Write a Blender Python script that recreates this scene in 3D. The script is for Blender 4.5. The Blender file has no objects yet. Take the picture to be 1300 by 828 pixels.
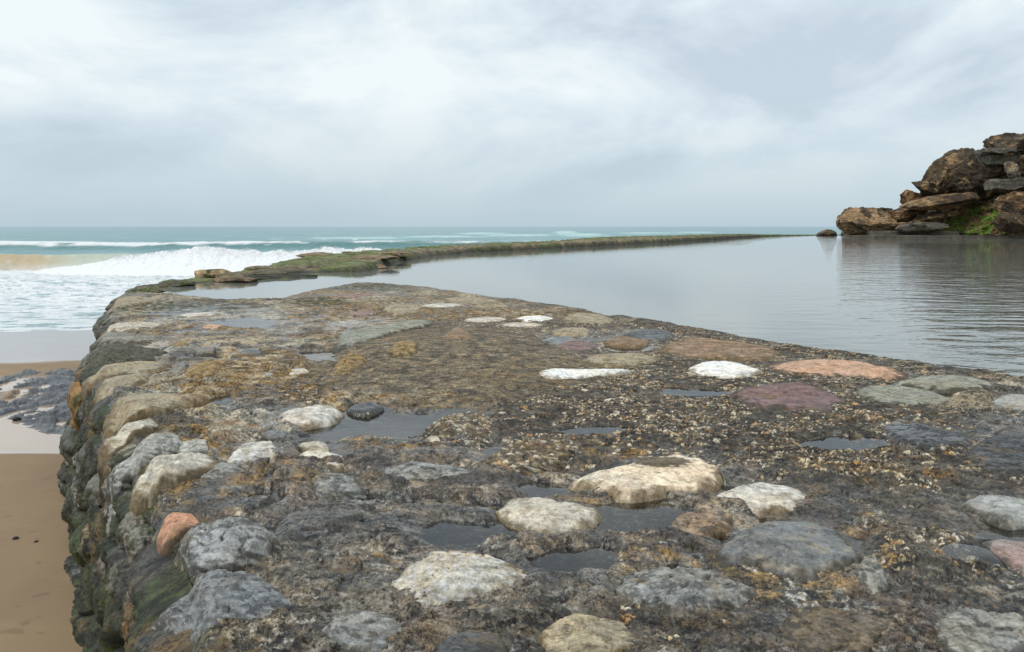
import bpy, bmesh, math, random
import numpy as np
from mathutils import Vector, Matrix

# ------------------------------------------------------------------ camera, world, sun, exposure
F = 1050.0          # focal length in photo pixels (photo 1300 wide)
HC = 1.4            # eye height above the top of the wall (z = 0)
HZ = 288.0          # photo row of the horizon
sc = bpy.context.scene
cam_d = bpy.data.cameras.new('camera'); cam = bpy.data.objects.new('camera', cam_d)
sc.collection.objects.link(cam); sc.camera = cam
cam.location = (0, 0, HC); cam.rotation_euler = (math.radians(90), 0, 0)
cam_d.sensor_width = 36; cam_d.lens = F / 1300 * 36; cam_d.shift_y = -(414 - HZ) / 1300
cam_d.clip_start = 0.05; cam_d.clip_end = 60000

SUN_EL, SUN_AZ = math.radians(52), math.radians(200)
w = bpy.data.worlds.new('World'); sc.world = w; w.use_nodes = True
nt = w.node_tree; nt.nodes.clear()
def N(t, k, **kw):
    n = t.nodes.new(k)
    for a, b in kw.items(): setattr(n, a, b)
    return n
out = N(nt, 'ShaderNodeOutputWorld'); bg = N(nt, 'ShaderNodeBackground'); bg.inputs[1].default_value = 0.1
sky = N(nt, 'ShaderNodeTexSky', sky_type='NISHITA', sun_disc=False)
sky.sun_elevation = SUN_EL; sky.sun_rotation = math.radians(160); sky.air_density = 1.0; sky.dust_density = 2.0
tc = N(nt, 'ShaderNodeTexCoord'); sep = N(nt, 'ShaderNodeSeparateXYZ')
nt.links.new(tc.outputs['Generated'], sep.inputs[0])
def M(t, op, a, b=None, clamp=False):
    n = N(t, 'ShaderNodeMath', operation=op); n.use_clamp = clamp
    for i, v in enumerate((a, b)):
        if v is None: continue
        if isinstance(v, (int, float)): n.inputs[i].default_value = v
        else: t.links.new(v, n.inputs[i])
    return n.outputs[0]
mp = N(nt, 'ShaderNodeMapping'); nt.links.new(tc.outputs['Generated'], mp.inputs[0])
mp.inputs['Rotation'].default_value = (0, math.radians(24), 0); mp.inputs['Scale'].default_value = (2.2, 2.2, 4.6)
mp.inputs['Location'].default_value = (3.1, 1.7, 0.4)
n1 = N(nt, 'ShaderNodeTexNoise'); n1.inputs['Scale'].default_value = 1.45; n1.inputs['Detail'].default_value = 9
n1.inputs['Roughness'].default_value = 0.56; n1.inputs['Distortion'].default_value = 0.35
nt.links.new(mp.outputs[0], n1.inputs['Vector'])
n2 = N(nt, 'ShaderNodeTexNoise'); n2.inputs['Scale'].default_value = 0.45; n2.inputs['Detail'].default_value = 3
nt.links.new(mp.outputs[0], n2.inputs['Vector'])
cl = M(nt, 'ADD', M(nt, 'MULTIPLY', n1.outputs[0], 0.6), M(nt, 'MULTIPLY', n2.outputs[0], 0.5))
cr = N(nt, 'ShaderNodeValToRGB'); nt.links.new(cl, cr.inputs[0])
cr.color_ramp.elements[0].position = 0.46; cr.color_ramp.elements[0].color = (0.64, 0.75, 0.84, 1)
cr.color_ramp.elements[1].position = 0.59; cr.color_ramp.elements[1].color = (0.98, 1.06, 1.08, 1)
e = cr.color_ramp.elements.new(0.525); e.color = (0.80, 0.91, 0.98, 1)
# thicker, greyer air towards the horizon
mr = N(nt, 'ShaderNodeMapRange'); nt.links.new(sep.outputs[2], mr.inputs[0])
mr.inputs[1].default_value = 0.0; mr.inputs[2].default_value = 0.15
hz = N(nt, 'ShaderNodeMix', data_type='RGBA'); nt.links.new(mr.outputs[0], hz.inputs[0])
hz.inputs[6].default_value = (0.55, 0.68, 0.76, 1); nt.links.new(cr.outputs[0], hz.inputs[7])
sc10 = N(nt, 'ShaderNodeVectorMath', operation='SCALE'); sc10.inputs[3].default_value = 9.4
nt.links.new(hz.outputs[2], sc10.inputs[0])
mx = N(nt, 'ShaderNodeMix', data_type='RGBA'); mx.inputs[0].default_value = 0.93
nt.links.new(sky.outputs[0], mx.inputs[6]); nt.links.new(sc10.outputs[0], mx.inputs[7])
nt.links.new(mx.outputs[2], bg.inputs[0]); nt.links.new(bg.outputs[0], out.inputs[0])

sun_d = bpy.data.lights.new('sun', 'SUN'); sun = bpy.data.objects.new('sun', sun_d); sc.collection.objects.link(sun)
sun_d.energy = 1.3; sun_d.angle = math.radians(20); sun_d.color = (1.0, 0.96, 0.9)
# sun from behind-left of the camera, high
sd = Vector((-0.45, -0.35, 1.0)).normalized()
sun.rotation_euler = sd.to_track_quat('Z', 'Y').to_euler()
sky.sun_elevation = math.asin(sd.z); sky.sun_rotation = math.atan2(sd.x, sd.y)
sc.view_settings.view_transform = 'Standard'; sc.view_settings.look = 'None'
sc.view_settings.exposure = 0.0; sc.view_settings.gamma = 1.0
sc.cycles.max_bounces = 6; sc.cycles.transparent_max_bounces = 12

# ------------------------------------------------------------------ numpy noise
_rs = np.random.RandomState(12345); _P = _rs.permutation(4096).astype(np.int32); _PV = (_rs.rand(4096)).astype(np.float32)
_A = _rs.rand(4096) * 6.2831853; _GX = np.cos(_A).astype(np.float32); _GY = np.sin(_A).astype(np.float32)
def _k(ix, iy, iz=None, s=0):
    k = _P[(iy + 131 * s) & 4095]
    if iz is not None: k = _P[(iz + k) & 4095]
    return (ix + k) & 4095
def _h(ix, iy, iz=None, s=0):
    return _PV[_P[_k(ix, iy, iz, s)]]
def _f(t): return t * t * t * (t * (t * 6 - 15) + 10)
def noise2(x, y, s=0):
    x = np.asarray(x); y = np.asarray(y) + np.zeros_like(x); x0 = np.floor(x); y0 = np.floor(y); fx = (x - x0).astype(np.float32); fy = (y - y0).astype(np.float32)
    ix = x0.astype(np.int32); iy = y0.astype(np.int32); ka = _P[(iy + 131 * s) & 4095]; kb = _P[(iy + 1 + 131 * s) & 4095]
    def g(k, dx, dy):
        a = _P[(ix + dx + k) & 4095]
        return _GX[a] * (fx - dx) + _GY[a] * (fy - dy)
    u, v = _f(fx), _f(fy)
    a = g(ka, 0, 0); a = a + (g(ka, 1, 0) - a) * u; b = g(kb, 0, 1); b = b + (g(kb, 1, 1) - b) * u
    return (a + (b - a) * v) * 1.4
def fbm2(x, y, o=4, s=0, r=0.5, lac=2.03):
    t = 0; a = 1; n = 0
    for i in range(o):
        t = t + a * noise2(x + 17.3 * i, y - 9.1 * i, s + i); n += a; a *= r; x = x * lac; y = y * lac
    return t / n
def noise3(x, y, z, s=0):
    x0 = np.floor(x); y0 = np.floor(y); z0 = np.floor(z); fx = x - x0; fy = y - y0; fz = z - z0
    ix = x0.astype(np.int32); iy = y0.astype(np.int32); iz = z0.astype(np.int32)
    u, v, ww = _f(fx), _f(fy), _f(fz)
    def g(a, b, c): return _h(ix + a, iy + b, iz + c, s)
    x00 = g(0,0,0)*(1-u)+g(1,0,0)*u; x10 = g(0,1,0)*(1-u)+g(1,1,0)*u
    x01 = g(0,0,1)*(1-u)+g(1,0,1)*u; x11 = g(0,1,1)*(1-u)+g(1,1,1)*u
    return ((x00*(1-v)+x10*v)*(1-ww)+(x01*(1-v)+x11*v)*ww)*2-1
def fbm3(p, sc_, o=4, s=0, r=0.5):
    x, y, z = p[:,0]*sc_, p[:,1]*sc_, p[:,2]*sc_; t = 0; a = 1; n = 0
    for i in range(o):
        t = t + a*noise3(x+5.2*i, y+1.3*i, z-7.7*i, s+i); n += a; a *= r; x = x*2.03; y = y*2.03; z = z*2.03
    return t/n
def worley(x, y, s=0, jit=0.9):
    """distance to nearest and second feature, and a random id of the nearest cell"""
    ix = np.floor(x).astype(np.int32); iy = np.floor(y).astype(np.int32)
    d1 = np.full(x.shape, 9.0, np.float32); d2 = d1.copy(); idv = np.zeros_like(d1)
    for dx in (-1, 0, 1):
        for dy in (-1, 0, 1):
            cx_ = ix + dx; cy_ = iy + dy
            px = cx_ + 0.5 + jit * (_h(cx_, cy_, None, s) - 0.5); py = cy_ + 0.5 + jit * (_h(cx_, cy_, None, s + 7) - 0.5)
            d = np.sqrt((px - x) ** 2 + (py - y) ** 2).astype(np.float32)
            near = d < d1
            d2 = np.where(near, d1, np.minimum(d2, d)); idv = np.where(near, _h(cx_, cy_, None, s + 13), idv)
            d1 = np.where(near, d, d1)
    return d1, d2, idv
def ss(a, b, x):
    t = np.clip((x - a) / (b - a), 0, 1); return t * t * (3 - 2 * t)
def lin(c):
    c = np.array(c, float) / 255; return np.where(c < 0.04045, c / 12.92, ((c + 0.055) / 1.055) ** 2.4)
def alb(r, g, b, k=0.98): return np.minimum(lin((r, g, b)) / k, 0.86)
def mixc(c, m, col): return c * (1 - m[..., None]) + np.asarray(col) * m[..., None]

# ------------------------------------------------------------------ object helpers
COL = sc.collection
def tag(o, label=None, cat=None, group=None, kind=None):
    if label: o['label'] = label
    if cat: o['category'] = cat
    if group: o['group'] = group
    if kind: o['kind'] = kind
    return o
def empty(name, loc=(0, 0, 0)):
    o = bpy.data.objects.new(name, None); o.location = loc; COL.objects.link(o); return o
def mesh_obj(name, co, quads, mat, parent=None, attrs=None, smooth=True, tris=None, up=(0, 0, 1)):
    """co (n,3) in world space; quads (m,4)"""
    co = np.asarray(co, np.float32).copy()
    if parent is not None: co -= np.array(parent.location, np.float32)
    me = bpy.data.meshes.new(name)
    q = np.asarray(quads if tris is None else tris, np.int32); k = q.shape[1]
    if up is not None:
        e1 = co[q[:, 1]] - co[q[:, 0]]; e2 = co[q[:, 2]] - co[q[:, 0]]
        if np.cross(e1, e2).sum(0) @ np.array(up) < 0: q = np.ascontiguousarray(q[:, ::-1])
    me.vertices.add(len(co)); me.vertices.foreach_set('co', co.ravel())
    me.loops.add(q.size); me.loops.foreach_set('vertex_index', q.ravel())
    me.polygons.add(len(q)); me.polygons.foreach_set('loop_start', np.arange(0, q.size, k, dtype=np.int32))
    me.polygons.foreach_set('loop_total', np.full(len(q), k, np.int32))
    me.update(calc_edges=True)
    me.polygons.foreach_set('use_smooth', np.full(len(q), smooth, bool))
    for nme, arr in (attrs or {}).items():
        arr = np.asarray(arr, np.float32)
        if arr.ndim == 2:
            a = me.color_attributes.new(nme, 'FLOAT_COLOR', 'POINT')
            a.data.foreach_set('color', np.concatenate([arr, np.ones((len(arr), 1), np.float32)], 1).ravel())
        else:
            a = me.attributes.new(nme, 'FLOAT', 'POINT'); a.data.foreach_set('value', arr.ravel())
    me.materials.append(mat)
    o = bpy.data.objects.new(name, me); COL.objects.link(o)
    if parent is not None: o.parent = parent
    return o
def grid_quads(nr, nc, keep=None, wrap=False):
    i = np.arange(nr * nc).reshape(nr, nc)
    if wrap:
        j = np.roll(i, -1, axis=1)
        q = np.stack([i[:-1], j[:-1], j[1:], i[1:]], -1).reshape(-1, 4)
    else:
        q = np.stack([i[:-1, :-1], i[:-1, 1:], i[1:, 1:], i[1:, :-1]], -1).reshape(-1, 4)
    if keep is not None:
        k = keep.ravel(); q = q[k[q].all(1)]
    return q
def gnd(u, v, z=0.0):
    """photo pixel -> world point at height z"""
    y = F * (HC - z) / (np.asarray(v, float) - HZ); return (np.asarray(u, float) - 650) / F * y, y
def atY(u, v, Y): return ((u - 650) / F * Y, Y, HC - (v - HZ) / F * Y)

# ------------------------------------------------------------------ materials
def mat_new(name):
    m = bpy.data.materials.new(name); m.use_nodes = True; t = m.node_tree; t.nodes.clear()
    o = N(t, 'ShaderNodeOutputMaterial'); return m, t, o
def noise_node(t, vec, scale, detail=4, rough=0.55):
    n = N(t, 'ShaderNodeTexNoise'); n.inputs['Scale'].default_value = scale; n.inputs['Detail'].default_value = detail
    n.inputs['Roughness'].default_value = rough; t.links.new(vec, n.inputs['Vector']); return n.outputs[0]
def rock_material(name, fine=60.0, speck=190.0, bump_d=0.006, vary=0.55, rough_dry=0.85, rough_wet=0.22, stretch=None):
    m, t, o = mat_new(name)
    p = N(t, 'ShaderNodeBsdfPrincipled'); t.links.new(p.outputs[0], o.inputs[0])
    g = N(t, 'ShaderNodeNewGeometry'); vec = g.outputs['Position']
    if stretch:
        mp_ = N(t, 'ShaderNodeMapping'); mp_.inputs['Scale'].default_value = stretch; t.links.new(vec, mp_.inputs[0]); vec = mp_.outputs[0]
    a = N(t, 'ShaderNodeAttribute', attribute_name='Col'); wv = N(t, 'ShaderNodeAttribute', attribute_name='Wet')
    f1 = noise_node(t, vec, fine, 5, 0.65); f2 = noise_node(t, vec, speck, 3, 0.6); f0 = noise_node(t, vec, fine * 0.22, 4)
    v = M(t, 'ADD', M(t, 'ADD', M(t, 'MULTIPLY', f1, 1.0), M(t, 'MULTIPLY', f2, 0.6)), M(t, 'MULTIPLY', f0, 0.6))
    mr_ = N(t, 'ShaderNodeMapRange'); t.links.new(v, mr_.inputs[0]); mr_.clamp = True
    mr_.inputs[1].default_value = 0.94; mr_.inputs[2].default_value = 1.26
    mr_.inputs[3].default_value = 1 - vary; mr_.inputs[4].default_value = 1 + vary
    vm = N(t, 'ShaderNodeVectorMath', operation='SCALE'); t.links.new(a.outputs['Color'], vm.inputs[0]); t.links.new(mr_.outputs[0], vm.inputs[3])
    # a little hue drift, warm against cold
    hn = noise_node(t, vec, fine * 0.09, 3); hr = N(t, 'ShaderNodeValToRGB'); t.links.new(hn, hr.inputs[0])
    hr.color_ramp.elements[0].position = 0.35; hr.color_ramp.elements[0].color = (0.97, 0.99, 1.02, 1)
    hr.color_ramp.elements[1].position = 0.65; hr.color_ramp.elements[1].color = (1.08, 1.0, 0.9, 1)
    vm2 = N(t, 'ShaderNodeVectorMath', operation='MULTIPLY'); t.links.new(vm.outputs[0], vm2.inputs[0]); t.links.new(hr.outputs[0], vm2.inputs[1])
    t.links.new(vm2.outputs[0], p.inputs['Base Color'])
    rr = N(t, 'ShaderNodeMapRange'); t.links.new(M(t, 'ADD', wv.outputs['Fac'], M(t, 'MULTIPLY', M(t, 'SUBTRACT', f0, 0.5), 0.8)), rr.inputs[0])
    rr.inputs[1].default_value = 0.15; rr.inputs[2].default_value = 0.85; rr.inputs[3].default_value = rough_dry; rr.inputs[4].default_value = rough_wet
    t.links.new(rr.outputs[0], p.inputs['Roughness'])
    b = N(t, 'ShaderNodeBump'); b.inputs['Distance'].default_value = bump_d; t.links.new(M(t, 'SUBTRACT', .95, M(t, 'MULTIPLY', wv.outputs['Fac'], .72), True), b.inputs['Strength'])
    t.links.new(M(t, 'ADD', f1, M(t, 'MULTIPLY', f2, 0.35)), b.inputs['Height']); t.links.new(b.outputs[0], p.inputs['Normal'])
    return m
M_ROCK = rock_material('wall_rock', fine=48, speck=170, bump_d=.015, vary=.92, rough_wet=.16)
M_STONE = rock_material('embedded_stone', fine=30, speck=150, bump_d=0.008, vary=0.36, rough_wet=.2)
M_FAR = rock_material('far_wall_rock', fine=7, speck=22, bump_d=0.05, vary=0.5)
M_CLIFF = rock_material('cliff_rock', fine=3.0, speck=11, bump_d=0.22, vary=0.7, stretch=(1, 1, 1.6))
M_SHELF = rock_material('shelf_rock', fine=14, speck=50, bump_d=0.02, vary=0.4)

def water_thin(name, tint=(0.75, 0.78, 0.78), bump=0.0, scale=6.0):
    m, t, o = mat_new(name)
    tr = N(t, 'ShaderNodeBsdfTransparent'); tr.inputs[0].default_value = (*tint, 1)
    gl = N(t, 'ShaderNodeBsdfGlossy'); gl.inputs['Roughness'].default_value = 0.04
    fr = N(t, 'ShaderNodeFresnel'); fr.inputs[0].default_value = 1.5
    mxs = N(t, 'ShaderNodeMixShader'); t.links.new(fr.outputs[0], mxs.inputs[0]); t.links.new(tr.outputs[0], mxs.inputs[1]); t.links.new(gl.outputs[0], mxs.inputs[2])
    t.links.new(mxs.outputs[0], o.inputs[0])
    if bump:
        g = N(t, 'ShaderNodeNewGeometry'); n = noise_node(t, g.outputs['Position'], scale, 3)
        b = N(t, 'ShaderNodeBump'); b.inputs['Distance'].default_value = bump; t.links.new(n, b.inputs['Height'])
        t.links.new(b.outputs[0], gl.inputs['Normal']); t.links.new(b.outputs[0], fr.inputs['Normal'])
    return m
M_PUDDLE = water_thin('puddle_water', bump=0.002, scale=9)

# ------------------------------------------------------------------ plan of the near wall
EDGE = np.array([(-0.55, -0.3), (-0.75, 2.0), (-1.3, 3.25), (-2.09, 4.71), (-2.75, 5.83), (-3.79, 7.66), (-4.6, 9.07), (-5.42, 11.1), (-6.72, 13.9), (-7.95, 16.6), (-8.5, 18.4), (-8.95, 21.5), (-9.3, 30)])
def edge_x(y): return np.interp(y, EDGE[:, 1], EDGE[:, 0])
# pool edge of the near wall, given where its waterline lies
PE_PX = [(1800, 560), (1600, 535), (1450, 512), (1300, 487), (1250, 478), (1190, 470), (1150, 463), (1080, 452), (1000, 440), (930, 428), (880, 419), (840, 411), (780, 403), (740, 396), (690, 388), (640, 380), (590, 373), (560, 368), (520, 364), (480, 361), (450, 361), (410, 367), (375, 375), (350, 382), (300, 384), (250, 378), (200, 374), (150, 372)]
ZW = -0.06
PE = np.array([gnd(a, b, ZW) for a, b in PE_PX])
def poly_sd(x, y, P):
    """signed distance to polyline P (positive on its near side: left of travel)"""
    best = np.full(x.shape, 1e9, np.float32); sg = np.ones_like(best)
    for (ax, ay), (bx, by) in zip(P[:-1], P[1:]):
        dx, dy = bx - ax, by - ay; L = dx * dx + dy * dy
        t = np.clip(((x - ax) * dx + (y - ay) * dy) / L, 0, 1)
        qx, qy = x - ax - t * dx, y - ay - t * dy; d = np.sqrt(qx * qx + qy * qy)
        cr_ = dx * (y - ay) - dy * (x - ax)
        nb = d < best; best = np.where(nb, d, best); sg = np.where(nb, np.sign(cr_), sg)
    return best * sg
def uv(x, y): return 650 + F * x / y, HZ + F * HC / y
def ell(u, v, cu, cv, ru, rv, soft=0.35, wob=None):
    d = np.sqrt(((u - cu) / ru) ** 2 + ((v - cv) / rv) ** 2)
    if wob is not None: d = d + wob
    return 1 - ss(1 - soft, 1 + soft, d)
def macro(x, y):
    """gently uneven top of the wall, rounded off at both edges"""
    u, v = uv(x, np.maximum(y, 0.5))
    h = 0.022 * fbm2(x * 0.55, y * 0.55, 3, 11)
    h = h + 0.07 * ell(u, v, 575, 468, 150, 46, 0.5)            # sandy mound
    h = h + 0.05 * ell(u, v, 1190, 712, 95, 26, 0.5) - 0.05 * ell(u, v, 1165, 694, 30, 8, .5)
    h = h - 0.07 * ell(u, v, 725, 592, 55, 12, 0.5)             # hollow behind the cream stone
    h = h + 0.04 * ell(u, v, 280, 462, 75, 26, 0.6)
    h = h + 0.03 * ell(u, v, 1160, 600, 130, 22, 0.6)
    h = h - 0.06 * ell(u, v, 1040, 585, 16, 9, .5)
    d = edge_x(y) - x + 0.06 * fbm2(x * 0 + 3, y * 2.2, 3, 31)                                        # metres beyond the seaward edge
    d = d + .12 * noise2(x * 0 + 9, y * 1.1, 33)
    h = h - np.where(d > -0.07, 0.42 * np.clip((d + 0.07) / 0.21, 0, 4) ** 1.7, 0)
    return h
PUDDLES = [  # photo centre u, v, half sizes in px, level
    (470, 534, 98, 17, -.028), (800, 651, 72, 20, -.03), (575, 672, 62, 16, -.03), (735, 706, 55, 17, -.03), (1085, 559, 62, 11, -.035),
    (1180, 564, 40, 6, -.035), (320, 409, 50, 7, -.018), (405, 452, 28, 9, -.02), (278, 507, 20, 6, -.02), (800, 441, 32, 5, -.018),
    (440, 628, 60, 9, -.03), (350, 626, 40, 6, -.03), (1270, 690, 70, 26, -.034), (700, 617, 60, 9, -.034), (265, 452, 30, 4, -.02), (760, 544, 45, 6, -.025), (870, 496, 60, 6, -.02)]

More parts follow.
